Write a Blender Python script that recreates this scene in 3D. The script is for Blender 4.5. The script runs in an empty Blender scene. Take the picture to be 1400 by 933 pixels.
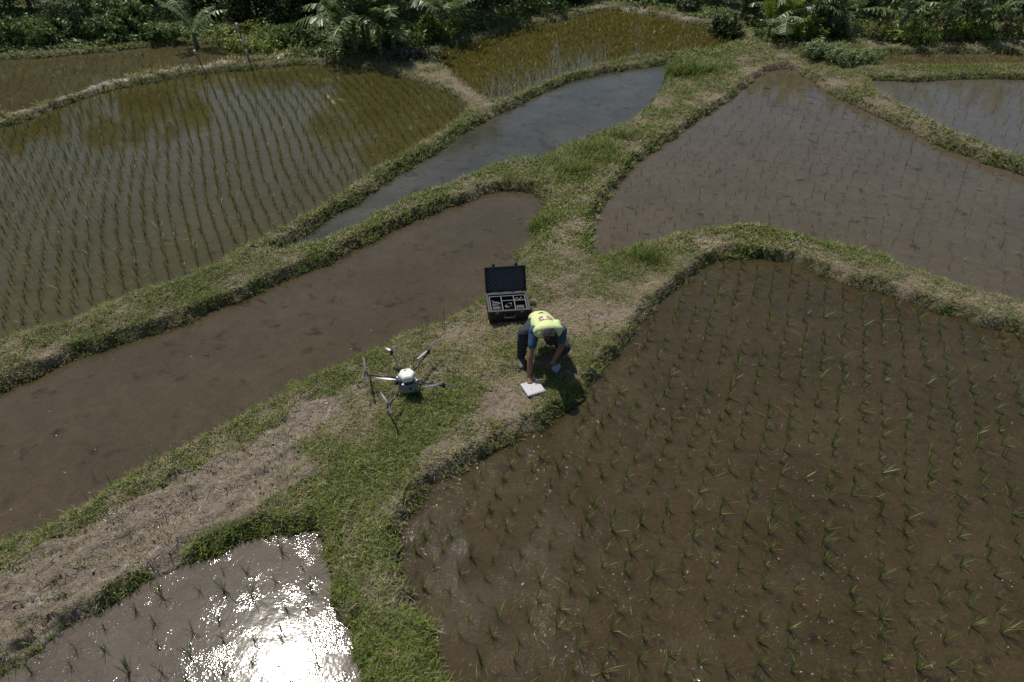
import bpy, bmesh, math, random
import numpy as np
from mathutils import Vector, Matrix, Euler
random.seed(7)
RNG = np.random.default_rng(11)
S = bpy.context.scene
COL = S.collection
R = math.radians

# ------------------------------------------------------------------ camera
CAM_H, PITCH, FPX = 5.6, R(38.0), 933.0
cam_d = bpy.data.cameras.new('camera')
cam_d.sensor_width = 36.0
cam_d.lens = 36.0 * FPX / 1400.0
cam_d.clip_end = 2000
cam = bpy.data.objects.new('camera', cam_d)
COL.objects.link(cam)
cam.location = (0, 0, CAM_H)
cam.rotation_euler = (R(90) - PITCH, 0, 0)
S.camera = cam
# ------------------------------------------------------------------ light
SUN_EL, SUN_AZ = R(59.5), R(-33.8)           # azimuth from +Y, negative = to the left
w = bpy.data.worlds.new('World'); S.world = w; w.use_nodes = True
nt = w.node_tree; nt.nodes.clear()
sky = nt.nodes.new('ShaderNodeTexSky'); sky.sky_type = 'NISHITA'; sky.sun_disc = False
sky.sun_elevation = SUN_EL; sky.sun_rotation = SUN_AZ
sky.air_density = 1.0; sky.dust_density = 1.2; sky.ozone_density = 1.0
bg = nt.nodes.new('ShaderNodeBackground'); bg.inputs[1].default_value = 0.078
wo = nt.nodes.new('ShaderNodeOutputWorld')
nt.links.new(sky.outputs[0], bg.inputs[0]); nt.links.new(bg.outputs[0], wo.inputs[0])
sd = bpy.data.lights.new('sun', 'SUN'); sd.energy = 4.3; sd.angle = R(0.53); sd.color = (1, 0.95, 0.86)
sun = bpy.data.objects.new('sun', sd); COL.objects.link(sun)
sdir = Vector((math.sin(SUN_AZ) * math.cos(SUN_EL), math.cos(SUN_AZ) * math.cos(SUN_EL), math.sin(SUN_EL)))
sun.rotation_euler = sdir.to_track_quat('Z', 'Y').to_euler(); sun.location = sdir * 60
S.view_settings.view_transform = 'Standard'; S.view_settings.look = 'None'
S.view_settings.gamma = 1; S.view_settings.exposure = -0.16
try:
    S.cycles.use_denoising = True
    S.cycles.max_bounces = 6; S.cycles.transparent_max_bounces = 8
    S.cycles.sample_clamp_indirect = 4
except Exception: pass

# ------------------------------------------------------------------ helpers
cP, sP = math.cos(PITCH), math.sin(PITCH)
def P(px, py, z=0.0):
    """ground point at height z that the camera sees at photo pixel px,py"""
    x, v = px - 700.0, py - 466.5
    t = (CAM_H - z) / (FPX * sP + v * cP)
    return Vector((x * t, (FPX * cP - v * sP) * t, z))

def _hash(ix, iy, seed):
    h = (ix * 374761393 + iy * 668265263 + seed * 2147483647) & 0xFFFFFFFF
    h = ((h ^ (h >> 13)) * 1274126177) & 0xFFFFFFFF
    return ((h ^ (h >> 16)) & 0xFFFF) / 65535.0
def vnoise(x, y, seed=0):
    x = np.asarray(x, float); y = np.asarray(y, float)
    ix = np.floor(x).astype(np.int64); iy = np.floor(y).astype(np.int64)
    fx = x - ix; fy = y - iy
    fx = fx * fx * (3 - 2 * fx); fy = fy * fy * (3 - 2 * fy)
    a = _hash(ix, iy, seed); b = _hash(ix + 1, iy, seed); c = _hash(ix, iy + 1, seed); d = _hash(ix + 1, iy + 1, seed)
    return (a * (1 - fx) + b * fx) * (1 - fy) + (c * (1 - fx) + d * fx) * fy
def fbm(x, y, seed=0, o=4):
    s = 0; a = 0.5; t = 0
    for k in range(o):
        s = s + a * vnoise(x * 2 ** k + 17.3 * k, y * 2 ** k + 5.1 * k, seed + k); t += a; a *= 0.55
    return s / t
def sst(a, b, x):
    t = np.clip((x - a) / (b - a), 0, 1); return t * t * (3 - 2 * t)

# ---- materials
def new_mat(name):
    m = bpy.data.materials.new(name); m.use_nodes = True
    n = m.node_tree; b = n.nodes['Principled BSDF']
    return m, n, b
def nd(n, typ, **kw):
    o = n.nodes.new(typ)
    for k, v in kw.items():
        if k.startswith('i_'):
            key = k[2:]
            key = int(key) if key.isdigit() else key.replace('_', ' ')
            o.inputs[key].default_value = v
        else: setattr(o, k, v)
    return o
def L(n, a, b): n.links.new(a, b)
def mixc(n, f, a, b, mode='MIX'):
    m = n.nodes.new('ShaderNodeMix'); m.data_type = 'RGBA'; m.blend_type = mode
    for i, v in ((0, f), (6, a), (7, b)):
        if hasattr(v, 'is_linked') or hasattr(v, 'links'): n.links.new(v, m.inputs[i])
        elif isinstance(v, tuple): m.inputs[i].default_value = (*v, 1) if len(v) == 3 else v
        else: m.inputs[i].default_value = v
    return m.outputs[2]
def noise(n, co, scale, detail=4, rough=0.6, dist=0.0):
    t = nd(n, 'ShaderNodeTexNoise', i_Scale=scale, i_Detail=detail, i_Roughness=rough, i_Distortion=dist)
    L(n, co, t.inputs['Vector']); return t.outputs[0]
def ramp(n, f, lo, hi, a=0.0, b=1.0):
    m = nd(n, 'ShaderNodeMapRange'); m.clamp = True
    L(n, f, m.inputs[0]); m.inputs[1].default_value = lo; m.inputs[2].default_value = hi
    m.inputs[3].default_value = a; m.inputs[4].default_value = b; return m.outputs[0]
def geo_pos(n): return nd(n, 'ShaderNodeNewGeometry').outputs['Position']
def bump(n, h, strength, dist, normal=None):
    b = nd(n, 'ShaderNodeBump', i_Strength=strength, i_Distance=dist); L(n, h, b.inputs['Height'])
    if normal is not None: L(n, normal, b.inputs['Normal'])
    return b.outputs[0]
def math_(n, op, a, b=None):
    m = nd(n, 'ShaderNodeMath', operation=op)
    for i, v in enumerate((a, b)):
        if v is None: continue
        if isinstance(v, (int, float)): m.inputs[i].default_value = v
        else: L(n, v, m.inputs[i])
    return m.outputs[0]

def simple(name, col, rough=0.6, metal=0.0, var=0.15, scale=40, bmp=0.0, spec=0.5):
    m, n, b = new_mat(name)
    tc = nd(n, 'ShaderNodeTexCoord').outputs['Object']
    f = noise(n, tc, scale, 4)
    c = mixc(n, f, tuple(x * (1 - var) for x in col), tuple(min(1, x * (1 + var)) for x in col))
    L(n, c, b.inputs['Base Color']); b.inputs['Roughness'].default_value = rough; b.inputs['Metallic'].default_value = metal
    b.inputs['Specular IOR Level'].default_value = spec
    if bmp: L(n, bump(n, f, 0.6, bmp), b.inputs['Normal'])
    return m
def leafy(name, rough=0.5, trans=0.25, gain=1.0):
    """foliage: colour per leaf from the 'tint' attribute, a little light through it"""
    m, n, b = new_mat(name)
    a = nd(n, 'ShaderNodeAttribute', attribute_name='tint').outputs['Color']
    f = noise(n, geo_pos(n), 3.0, 3)
    c = mixc(n, 1.0, a, mixc(n, f, (0.75 * gain,) * 3, (1.25 * gain,) * 3), 'MULTIPLY')
    f2 = noise(n, geo_pos(n), 11.0, 3); c = mixc(n, 1.0, c, mixc(n, ramp(n, f2, .3, .7), (.68, .72, .70), (1.28, 1.22, 1.1)), 'MULTIPLY')
    L(n, c, b.inputs['Base Color']); b.inputs['Roughness'].default_value = rough
    b.inputs['Specular IOR Level'].default_value = 0.35
    t = nd(n, 'ShaderNodeBsdfTranslucent'); L(n, c, t.inputs['Color'])
    mx = nd(n, 'ShaderNodeMixShader'); mx.inputs[0].default_value = trans
    L(n, b.outputs[0], mx.inputs[1]); L(n, t.outputs[0], mx.inputs[2])
    L(n, mx.outputs[0], n.nodes['Material Output'].inputs[0])
    return m

# ---- mesh building
def mesh_np(name, V, loops, starts, mat=None, smooth=False, tint=None):
    me = bpy.data.meshes.new(name)
    V = np.ascontiguousarray(V, np.float32)
    me.vertices.add(len(V)); me.vertices.foreach_set('co', V.ravel())
    me.loops.add(len(loops)); me.loops.foreach_set('vertex_index', np.asarray(loops, np.int32))
    me.polygons.add(len(starts)); me.polygons.foreach_set('loop_start', np.asarray(starts, np.int32))
    if smooth: me.polygons.foreach_set('use_smooth', np.ones(len(starts), bool))
    if tint is not None:
        a = me.attributes.new('tint', 'FLOAT_COLOR', 'POINT')
        c = np.ones((len(V), 4), np.float32); c[:, :3] = tint; a.data.foreach_set('color', c.ravel())
    me.update(calc_edges=True)
    if mat: me.materials.append(mat)
    return me
def link(name, me, parent=None, loc=(0, 0, 0), rot=(0, 0, 0), sc=1.0):
    o = bpy.data.objects.new(name, me); COL.objects.link(o)
    o.location = loc; o.rotation_euler = rot; o.scale = (sc,) * 3 if isinstance(sc, (int, float)) else sc
    if parent: o.parent = parent
    return o
def empty(name, loc, rz=0):
    o = bpy.data.objects.new(name, None); COL.objects.link(o); o.location = loc; o.rotation_euler = (0, 0, rz)
    o.empty_display_size = 0.1; return o
def tag(o, label=None, cat=None, group=None, kind=None):
    if label: o['label'] = label
    if cat: o['category'] = cat
    if group: o['group'] = group
    if kind: o['kind'] = kind
    return o
def copy_tree(o, parent=None):
    c = o.copy(); COL.objects.link(c)
    if parent: c.parent = parent
    for ch in list(o.children): copy_tree(ch, c)
    return c

def blades(X, Y, Z, ang, ln, wd, lean, curve, col, seg=2):
    """many grass blades as one vertex/face set; lean = start tilt from vertical, curve = extra tilt at the tip"""
    n = len(X); ux, uy = np.cos(ang), np.sin(ang); sx, sy = -uy, ux
    pts = []; px = np.zeros(n); pz = np.zeros(n)
    k = seg
    rows = []
    for i in range(k + 1):
        rows.append((px.copy(), pz.copy()))
        a = lean + curve * (i + 0.5) / k
        px = px + np.sin(a) * ln / k; pz = pz + np.cos(a) * ln / k
    per = 2 * k + 1
    V = np.zeros((n, per, 3), np.float32); C = np.zeros((n, per, 3), np.float32)
    for i, (h, z) in enumerate(rows):
        cx = X + ux * h; cy = Y + uy * h; cz = Z + z
        t = i / k
        if i < k:
            ww = wd * 0.5 * (0.75 + 0.6 * t) if k > 1 else wd * 0.5
            V[:, 2 * i, 0] = cx - sx * ww; V[:, 2 * i, 1] = cy - sy * ww; V[:, 2 * i, 2] = cz
            V[:, 2 * i + 1, 0] = cx + sx * ww; V[:, 2 * i + 1, 1] = cy + sy * ww; V[:, 2 * i + 1, 2] = cz
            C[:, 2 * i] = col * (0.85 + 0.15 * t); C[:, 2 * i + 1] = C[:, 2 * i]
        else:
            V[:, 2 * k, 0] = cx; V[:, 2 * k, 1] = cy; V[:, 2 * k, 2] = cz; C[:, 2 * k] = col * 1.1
    tmpl = []; st = []; c = 0
    for i in range(k - 1):
        tmpl += [2 * i, 2 * i + 1, 2 * i + 3, 2 * i + 2]; st.append(c); c += 4
    tmpl += [2 * k - 2, 2 * k - 1, 2 * k]; st.append(c); c += 3
    loops = (np.array(tmpl)[None, :] + (np.arange(n) * per)[:, None]).ravel()
    starts = (np.array(st)[None, :] + (np.arange(n) * c)[:, None]).ravel()
    return V.reshape(-1, 3), loops, starts, C.reshape(-1, 3)
def merge(parts):
    Vs, Ls, Ss, Cs = [], [], [], []; vo = lo = 0
    for V, l, s, c in parts:
        Vs.append(V); Ls.append(l + vo); Ss.append(s + lo); Cs.append(c); vo += len(V); lo += len(l)
    return np.concatenate(Vs), np.concatenate(Ls), np.concatenate(Ss), np.concatenate(Cs)

# bmesh primitives
def b_box(bm, c, s, rot=None, bevel=0.0):
    r = bmesh.ops.create_cube(bm, size=1.0); vs = r['verts']
    M = Matrix.Translation(c) @ (rot.to_matrix().to_4x4() if rot else Matrix()) @ Matrix.Diagonal((*s, 1))
    bmesh.ops.transform(bm, matrix=M, verts=vs)
    if bevel:
        es = list({e for v in vs for e in v.link_edges})
        bmesh.ops.bevel(bm, geom=es, offset=bevel, segments=2, affect='EDGES', profile=0.5)
def b_cone(bm, p0, p1, r0, r1, seg=12, caps=True):
    p0, p1 = Vector(p0), Vector(p1); d = p1 - p0
    if d.length < 1e-6: return
    M = Matrix.Translation((p0 + p1) / 2) @ d.to_track_quat('Z', 'Y').to_matrix().to_4x4()
    bmesh.ops.create_cone(bm, cap_ends=caps, segments=seg, radius1=r0, radius2=r1, depth=d.length, matrix=M)
def b_ball(bm, c, r, rot=None, seg=2):
    rr = (r, r, r) if isinstance(r, (int, float)) else r
    M = Matrix.Translation(c) @ (rot.to_matrix().to_4x4() if rot else Matrix()) @ Matrix.Diagonal((*rr, 1))
    bmesh.ops.create_icosphere(bm, subdivisions=seg, radius=1.0, matrix=M)
def b_cap(bm, p0, p1, r0, r1, seg=14):
    b_cone(bm, p0, p1, r0, r1, seg); b_ball(bm, p0, r0); b_ball(bm, p1, r1)
def b_obj(name, bm, mat, parent=None, smooth=False, loc=(0, 0, 0), rot=(0, 0, 0)):
    me = bpy.data.meshes.new(name); bm.to_mesh(me); bm.free()
    if smooth: me.polygons.foreach_set('use_smooth', [True] * len(me.polygons))
    for m in (mat if isinstance(mat, (list, tuple)) else [mat]): me.materials.append(m)
    return link(name, me, parent, loc, rot)

# ------------------------------------------------------------------ fields (outlines traced on their own water level)
FIELDS = {
 'front': dict(z=-.15, top=0.0, pts=[(1000,356),(1042,356),(1080,362),(1112,375),(1145,385),(1180,398),(1219,409),(1257,420),(1299,431),(1334,446),(1399,462),(1520,500),(1750,600),(1900,1050),(1300,1250),(700,1150),(640,985),(603,890),(570,825),(550,760),(554,727),(575,690),(608,658),(650,635),(696,607),(752,578),(792,546),(826,506),(856,467),(880,440),(910,413),(940,389),(970,365)]),
 'glint': dict(z=-.12, top=0.0, pts=[(404,727),(353,734),(297,760),(241,783),(195,806),(139,839),(93,867),(46,895),(0,922),(-80,965),(-300,1150),(100,1300),(600,1150),(525,985),(500,933),(487,895),(469,853),(455,816),(446,779),(440,756),(430,738),(418,729)]),
 'pond': dict(z=-.15, top=0.0, pts=[(701,262),(727,268),(743,277),(741,294),(733,311),(727,329),(712,349),(700,372),(672,400),(640,424),(600,445),(575,456),(540,470),(500,488),(464,505),(408,528),(353,556),(306,583),(260,611),(204,639),(153,672),(93,704),(46,727),(0,746),(-120,800),(-350,860),(-400,700),(-120,585),(0,537),(71,507),(143,480),(214,459),(286,430),(339,409),(393,384),(446,362),(481,343),(516,326),(559,306),(603,290),(646,274),(672,264)]),
 'triangle': dict(z=-.12, top=0.02, pts=[(808,329),(811,344),(819,356),(844,350),(868,338),(905,332),(920,322),(958,320),(1000,311),(1030,309),(1064,319),(1109,332),(1154,341),(1206,354),(1231,367),(1276,383),(1321,398),(1363,409),(1399,422),(1530,480),(1750,560),(1800,420),(1550,300),(1400,242),(1343,223),(1286,201),(1230,176),(1173,148),(1135,129),(1105,110),(1082,96),(1059,96),(1037,106),(999,136),(965,159),(927,185),(886,215),(862,233),(841,260),(820,290),(809,314)]),
 'canal': dict(z=-.10, top=0.0, pts=[(390,342),(429,316),(464,294),(500,270),(522,251),(559,233),(603,207),(640,180),(669,164),(704,147),(742,128),(786,111),(830,101),(870,95),(915,89),(912,108),(893,138),(868,162),(840,176),(800,190),(747,215),(689,224),(646,240),(603,256),(568,270),(524,290),(487,310),(449,325),(405,342)]),
 'left': dict(z=-.02, top=0.07, pts=[(-180,215),(0,175),(50,161),(101,141),(141,128),(188,117),(235,109),(285,102),(336,97),(379,92),(430,89),(470,89),(511,97),(551,107),(595,121),(622,134),(638,148),(618,168),(588,188),(545,216),(495,245),(458,271),(420,295),(385,316),(343,336),(300,359),(232,387),(161,412),(89,441),(36,455),(0,469),(-150,530),(-350,600),(-400,300)]),
 'topleft': dict(z=.04, top=0.11, pts=[(-150,90),(0,83),(84,78),(151,71),(235,63),(285,61),(336,63),(366,70),(372,78),(336,82),(279,90),(235,95),(188,105),(134,117),(84,135),(34,151),(0,159),(-150,200),(-350,240),(-350,110)]),
 'golden': dict(z=-.02, top=0.07, pts=[(601,74),(628,62),(669,52),(719,39),(769,29),(803,20),(843,15),(870,18),(908,26),(947,34),(990,42),(1008,50),(995,62),(947,71),(908,74),(870,79),(820,89),(769,104),(729,121),(695,134),(669,138),(642,121),(618,101),(603,86)]),
 'right': dict(z=.02, top=0.12, pts=[(1196,111),(1249,112),(1305,110),(1343,108),(1400,110),(1600,112),(1750,180),(1700,360),(1560,270),(1400,218),(1362,206),(1324,189),(1286,174),(1249,153),(1211,136),(1192,121)]),
 'farright': dict(z=.06, top=0.16, pts=[(1200,76),(1240,74),(1300,74),(1400,75),(1700,78),(1700,94),(1400,91),(1314,92),(1229,92),(1201,89)]),
}
def catmull(pts, n=4):
    out = []; m = len(pts)
    for i in range(m):
        p0, p1, p2, p3 = (np.array(pts[(i + k) % m][:2]) for k in (-1, 0, 1, 2))
        for j in range(n):
            t = j / n
            out.append(0.5 * ((2 * p1) + (p2 - p0) * t + (2 * p0 - 5 * p1 + 4 * p2 - p3) * t * t + (3 * p1 - p0 - 3 * p2 + p3) * t ** 3))
    return np.array(out)
for k, f in FIELDS.items():
    f['poly'] = catmull([P(a, b, f['z']) for a, b in f['pts']], 3)
def sdist(poly, X, Y):
    """signed distance to a polygon, negative inside; far points get a cheap bound"""
    out = np.full(X.shape, 99.0)
    lo = poly.min(0) - 4; hi = poly.max(0) + 4
    m = (X > lo[0]) & (X < hi[0]) & (Y > lo[1]) & (Y < hi[1])
    x = X[m]; y = Y[m]; d2 = np.full(x.shape, 1e9); ins = np.zeros(x.shape, bool)
    n = len(poly)
    for i in range(n):
        ax, ay = poly[i]; bx, by = poly[(i + 1) % n]
        ex, ey = bx - ax, by - ay; qx = x - ax; qy = y - ay
        t = np.clip((qx * ex + qy * ey) / (ex * ex + ey * ey + 1e-12), 0, 1)
        d2 = np.minimum(d2, (qx - t * ex) ** 2 + (qy - t * ey) ** 2)
        c = (ay > y) != (by > y)
        if by != ay: ins ^= c & (x < ex * (y - ay) / (by - ay) + ax)
    d = np.sqrt(d2); out[m] = np.where(ins, -d, d)
    return out
NAMES = list(FIELDS)
def survey(X, Y):
    """height, distance to nearest water (negative inside), index of nearest field"""
    X = np.asarray(X, float); Y = np.asarray(Y, float)
    wob = (fbm(X * 3.1, Y * 3.1, 3, 3) - 0.5) * 0.22 + (fbm(X * 11, Y * 11, 31, 3) - 0.5) * 0.09
    D = np.stack([sdist(FIELDS[k]['poly'], X, Y) for k in NAMES]) + wob
    near = D.argmin(0); d = D.min(0)
    lv = np.array([FIELDS[k]['z'] for k in NAMES])[near]
    tp = np.array([FIELDS[k]['top'] for k in NAMES])
    W = 1.0 / (np.maximum(D, 0.0) ** 2 + 0.03)
    top = (W * tp[:, None]).sum(0) / W.sum(0) if D.ndim == 2 else None
    lump = (fbm(X * 2.2, Y * 2.2, 9, 4) - 0.5) * 0.09 + (fbm(X * 9, Y * 9, 19, 3) - 0.5) * 0.035
    h = top + lump * sst(0.05, 0.4, d)
    for i, k in enumerate(NAMES):
        z = FIELDS[k]['z']; h = np.minimum(h, z + (top + lump * sst(0.05, 0.4, d) - z) * sst(0.0, 0.17, D[i]))
    h = np.where(d < 0, lv - 0.07 * sst(0, 0.12, -d), h)
    far = sst(27, 60, np.hypot(X, Y)) * 0.0
    return h + far, d, near
def ground_z(x, y): return float(survey(np.array([x]), np.array([y]))[0][0])

# ---- where the ground is green, dry or bare (photo pixels -> world, radius in metres)
GREEN = [(20,895,.22,.2),(70,865,.2,.4),(170,812,.2,.5),(270,760,.2,.4),(330,732,.22,.5),(390,705,.25,.4),(435,700,.2,.5),(520,620,.55,.8),(480,690,.4,.8),(500,760,.45,.8),(540,860,.5,.7),(560,930,.5,.7),(560,580,.4,.9),(620,550,.35,.9),(480,640,.3,.5),
 (790,290,.3,.6),(780,235,.5,1),(815,205,.5,1),(760,290,.35,.8),(735,330,.3,.6),(945,95,.8,1.2),(880,355,.45,1.1),(820,345,.25,.9),(850,370,.3,.9),
 (640,190,.5,.7),(560,225,.6,.7),(480,275,.5,.6),(250,400,.6,.6),(100,460,.5,.6),(330,375,.5,.5),(590,268,.35,.6),(520,305,.4,.7),(440,345,.4,.8),(280,410,.3,.6),
 (1160,170,.4,.7),(1280,200,.5,.6),(1050,320,.3,.6),(1220,370,.3,.7),(960,170,.7,.4),(900,200,.5,.7),(800,520,.25,.7),(770,545,.25,.8),(690,600,.2,.9),(640,640,.2,1),(580,680,.2,1),
 (1000,345,.2,.4),(420,60,2,.9),(560,55,1.4,.8),(300,55,2,.8),(150,65,2,.8),(750,40,1,.7),(1150,75,1,.8),(1300,103,2,.9),(300,750,.25,.8),(200,800,.25,.6),(100,860,.2,.7),(700,230,.3,.2),
 (830,90,1,.6),(740,110,1,.6),(1000,60,.6,.6),(920,80,.6,.8),(690,470,.25,.4),(610,590,.3,.6),(440,720,.3,.5)]
DRY = [(720,570,.4,.8),(670,590,.35,1),(620,620,.3,1),(590,650,.25,1),(555,690,.25,.8),(700,540,.35,.7),(620,470,.35,.7),(650,450,.3,.8),(790,430,.35,1),(850,430,.35,.9),
 (900,385,.3,.9),(940,360,.3,.9),(980,335,.25,.9),(1080,345,.3,.8),(1150,370,.25,.7),(1250,400,.3,.9),(1340,425,.35,.8),(780,380,.3,.9),(775,340,.2,.8),(790,310,.2,.8),(805,275,.2,.8),(840,230,.25,.8),
 (880,205,.3,.7),(930,170,.35,.7),(980,135,.35,.8),(1030,100,.4,1),(620,110,.6,1),(640,125,.5,1),(655,140,.5,.8),(680,255,.3,.9),(640,262,.25,.8),(480,335,.25,.6),(330,398,.3,.9),(230,440,.25,.9),(70,490,.35,.8),
 (1090,90,.4,.8),(1130,115,.4,.9),(1200,145,.4,.9),(1300,190,.4,.6),(960,420,.2,.4),(760,560,.2,.5),(620,500,.3,.4),(1000,110,.3,.7),(730,600,.2,.8),(870,405,.3,.6)]
BARE = [(100,835,.18,.5),(225,775,.18,.5),(380,700,.2,.45),(560,690,.15,.3),(430,640,.2,.45),(250,650,.2,.4)] + [(x_, 66, .3, 1.2) for x_ in range(1190, 1420, 25)] + [(x_, 14 + abs(x_ - 860) * .14, .25, .7) for x_ in range(780, 1010, 25)] + [(200,690,.2,.6),(150,715,.2,.6),(420,560,.2,.8),(-30,850,.5,1.1),(60,800,.42,1.2),(130,765,.37,1.2),(200,725,.34,1.2),(260,685,.33,1.2),(310,650,.32,1.2),(360,620,.28,1.1),(410,585,.3,.9),(450,555,.25,.7),(490,530,.2,.6),(240,710,.35,1),(370,650,.3,1),(330,690,.25,.7),
 (0,166,.26,1.15),(50,148,.26,1.15),(100,131,.26,1.15),(145,118,.26,1.15),(188,108,.26,1.15),(235,99,.26,1.15),(285,93,.26,1.15),(336,87,.26,1.15),(379,82,.3,1.2),(30,157,.2,.9),(75,140,.3,1.2),(122,125,.3,1.2),(165,113,.3,1.2),(210,104,.3,1.2),(260,96,.3,1.2),(310,90,.3,1.2),(530,95,.3,.6),(575,105,.3,.6),(600,118,.25,.4),
 (1060,62,.5,.9),(1100,60,.5,.9),(1070,78,.3,.8),(1250,68,.3,.9),(1350,68,.3,.9),(880,14,.4,.9),(940,27,.4,.9),(1000,38,.3,.8),(820,12,.4,.8),(560,85,.6,.5),(480,500,.2,.5),(350,66,.3,.6),(395,75,.3,.7)]
def blobs(lst, X, Y):
    s = np.zeros(X.shape)
    for px, py, r, v in lst:
        c = P(px, py, 0.0); s += v * np.exp(-((X - c.x) ** 2 + (Y - c.y) ** 2) / (r * r * 0.9))
    return s
def cover(X, Y, d):
    g = blobs(GREEN, X, Y); q = blobs(DRY, X, Y); b = blobs(BARE, X, Y)
    n1 = fbm(X * 1.7, Y * 1.7, 51, 4) - 0.5; n2 = fbm(X * 5.5, Y * 5.5, 57, 3) - 0.5
    green = 0.58 + 0.55 * g - 0.75 * q + 1.5 * n1 + 1.2 * n2 + 0.25 * (1 - sst(0.0, 0.3, d))
    bare = sst(0.35, 0.75, b + 0.9 * n2 + 0.4 * n1)
    worn = sst(.60, .68, fbm(X * 2.7, Y * 2.7, 63, 4)) * sst(.15, .5, q) * sst(.15, .3, d)
    return np.clip(green, 0, 1), np.maximum(bare, .8 * worn)

# ------------------------------------------------------------------ ground sheet (finer near the camera, out to the horizon)
NI, NJ = 560, 760
u = np.linspace(-1, 1, NI); v = np.linspace(0, 1, NJ)
ys = 1.2 + 33.0 * (0.28 * v + 0.72 * v ** 2.1)
def grid_sheet():
    hw = 5.2 + 0.78 * (ys - 1.2)
    X = u[None, :] * hw[:, None]; Y = np.repeat(ys[:, None], NI, 1)
    # far skirts
    exx = np.array([1.3, 2, 4, 10, 40]); exy = np.array([40, 55, 90, 200, 600.])
    X = np.concatenate([-(exx[::-1][None, :]) * hw[:, None] * np.ones((NJ, 1)), X, exx[None, :] * hw[:, None]], 1)
    Y = np.concatenate([Y[:, :5], Y, Y[:, :5]], 1)
    Xf = np.stack([X[-1] * (1 + 0.3 * i) for i in range(1, 6)]); Yf = np.repeat(exy[:, None], X.shape[1], 1)
    Xn = np.stack([X[0] * (1 + 1.5 * i) for i in (4, 3, 2, 1)]); Yn = np.repeat(np.array([-400, -60, -15, -3.])[:, None], X.shape[1], 1)
    return np.concatenate([Xn, X, Xf]), np.concatenate([Yn, Y, Yf])
GX, GY = grid_sheet()
sh = GX.shape
gx, gy = GX.ravel(), GY.ravel()
gh, gd, gn = survey(gx, gy)
gg, gb = cover(gx, gy, gd)
crack = np.abs(fbm((gx * .80 + gy * .60) * 2.2, (gx * -.60 + gy * .80) * 5.5, 77, 5) - 0.5)
gh = gh + gb * ((fbm((gx * .80 + gy * .60) * 2.6, (gx * -.60 + gy * .80) * 7.5, 71, 5) - 0.5) * 0.15 - 0.06 * (1 - sst(0.0, 0.022, crack)) + (fbm(gx * 22, gy * 22, 73, 2) - 0.5) * 0.03) * (gd > 0.05)
idx = np.arange(sh[0] * sh[1]).reshape(sh)
q = np.stack([idx[:-1, :-1], idx[:-1, 1:], idx[1:, 1:], idx[1:, :-1]], -1).reshape(-1, 4)

# ground material
mG, n, b = new_mat('earth')
pos = geo_pos(n)
at = nd(n, 'ShaderNodeAttribute', attribute_name='tint').outputs['Color']
sp = nd(n, 'ShaderNodeSeparateColor'); L(n, at, sp.inputs[0])
nf = noise(n, pos, 60, 5, .7); nm = noise(n, pos, 9, 5, .65); nb = noise(n, pos, 2.2, 4, .6)
straw = mixc(n, ramp(n, nf, .3, .7), (.085, .066, .042), (.30, .25, .165))
soil_g = mixc(n, ramp(n, nf, .3, .75), (.035, .036, .016), (.12, .13, .05))
mud = mixc(n, ramp(n, nm, .3, .7), (.095, .070, .046), (.27, .208, .145))
mud = mixc(n, ramp(n, nf, .42, .66), mud, (.165, .125, .088))
mud = mixc(n, ramp(n, noise(n, pos, 5, 6, .75, 1.2), .56, .64), mud, (.32, .28, .25))
c = mixc(n, sp.outputs[0], straw, soil_g)
c = mixc(n, sp.outputs[1], c, mud)
c = mixc(n, sp.outputs[2], c, (.026, .019, .012))
L(n, c, b.inputs['Base Color'])
vor = nd(n, 'ShaderNodeTexVoronoi', feature='DISTANCE_TO_EDGE', i_Scale=9.0); 
dv = mixc(n, .35, pos, mixc(n, 1.0, pos, nd(n, 'ShaderNodeTexNoise', i_Scale=4.0).outputs[1], 'ADD'))
L(n, dv, vor.inputs['Vector'])
hgt = math_(n, 'ADD', math_(n, 'MULTIPLY', nf, .5), math_(n, 'ADD', nm, math_(n, 'MULTIPLY', ramp(n, vor.outputs[0], 0, .05), .25)))
L(n, bump(n, hgt, .9, .03), b.inputs['Normal'])
rg = mixc(n, sp.outputs[1], (.95,) * 3, mixc(n, ramp(n, nb, .42, .58), (.24,) * 3, (.6,) * 3))
L(n, rg, b.inputs['Roughness']); L(n, mixc(n, sp.outputs[1], (.3,) * 3, (.6,) * 3), b.inputs['Specular IOR Level'])
wet = (1 - sst(0.01, 0.06, gd)) * 0.9  # damp soil plus the shade of the bank faces, painted as a dark waterline
face = np.clip(wet, 0, 1)
me = mesh_np('ground', np.stack([gx, gy, gh], -1), q.ravel(), np.arange(len(q)) * 4, mG, True, np.stack([gg, gb, face], -1))
tag(link('ground', me), kind='structure')

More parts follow.
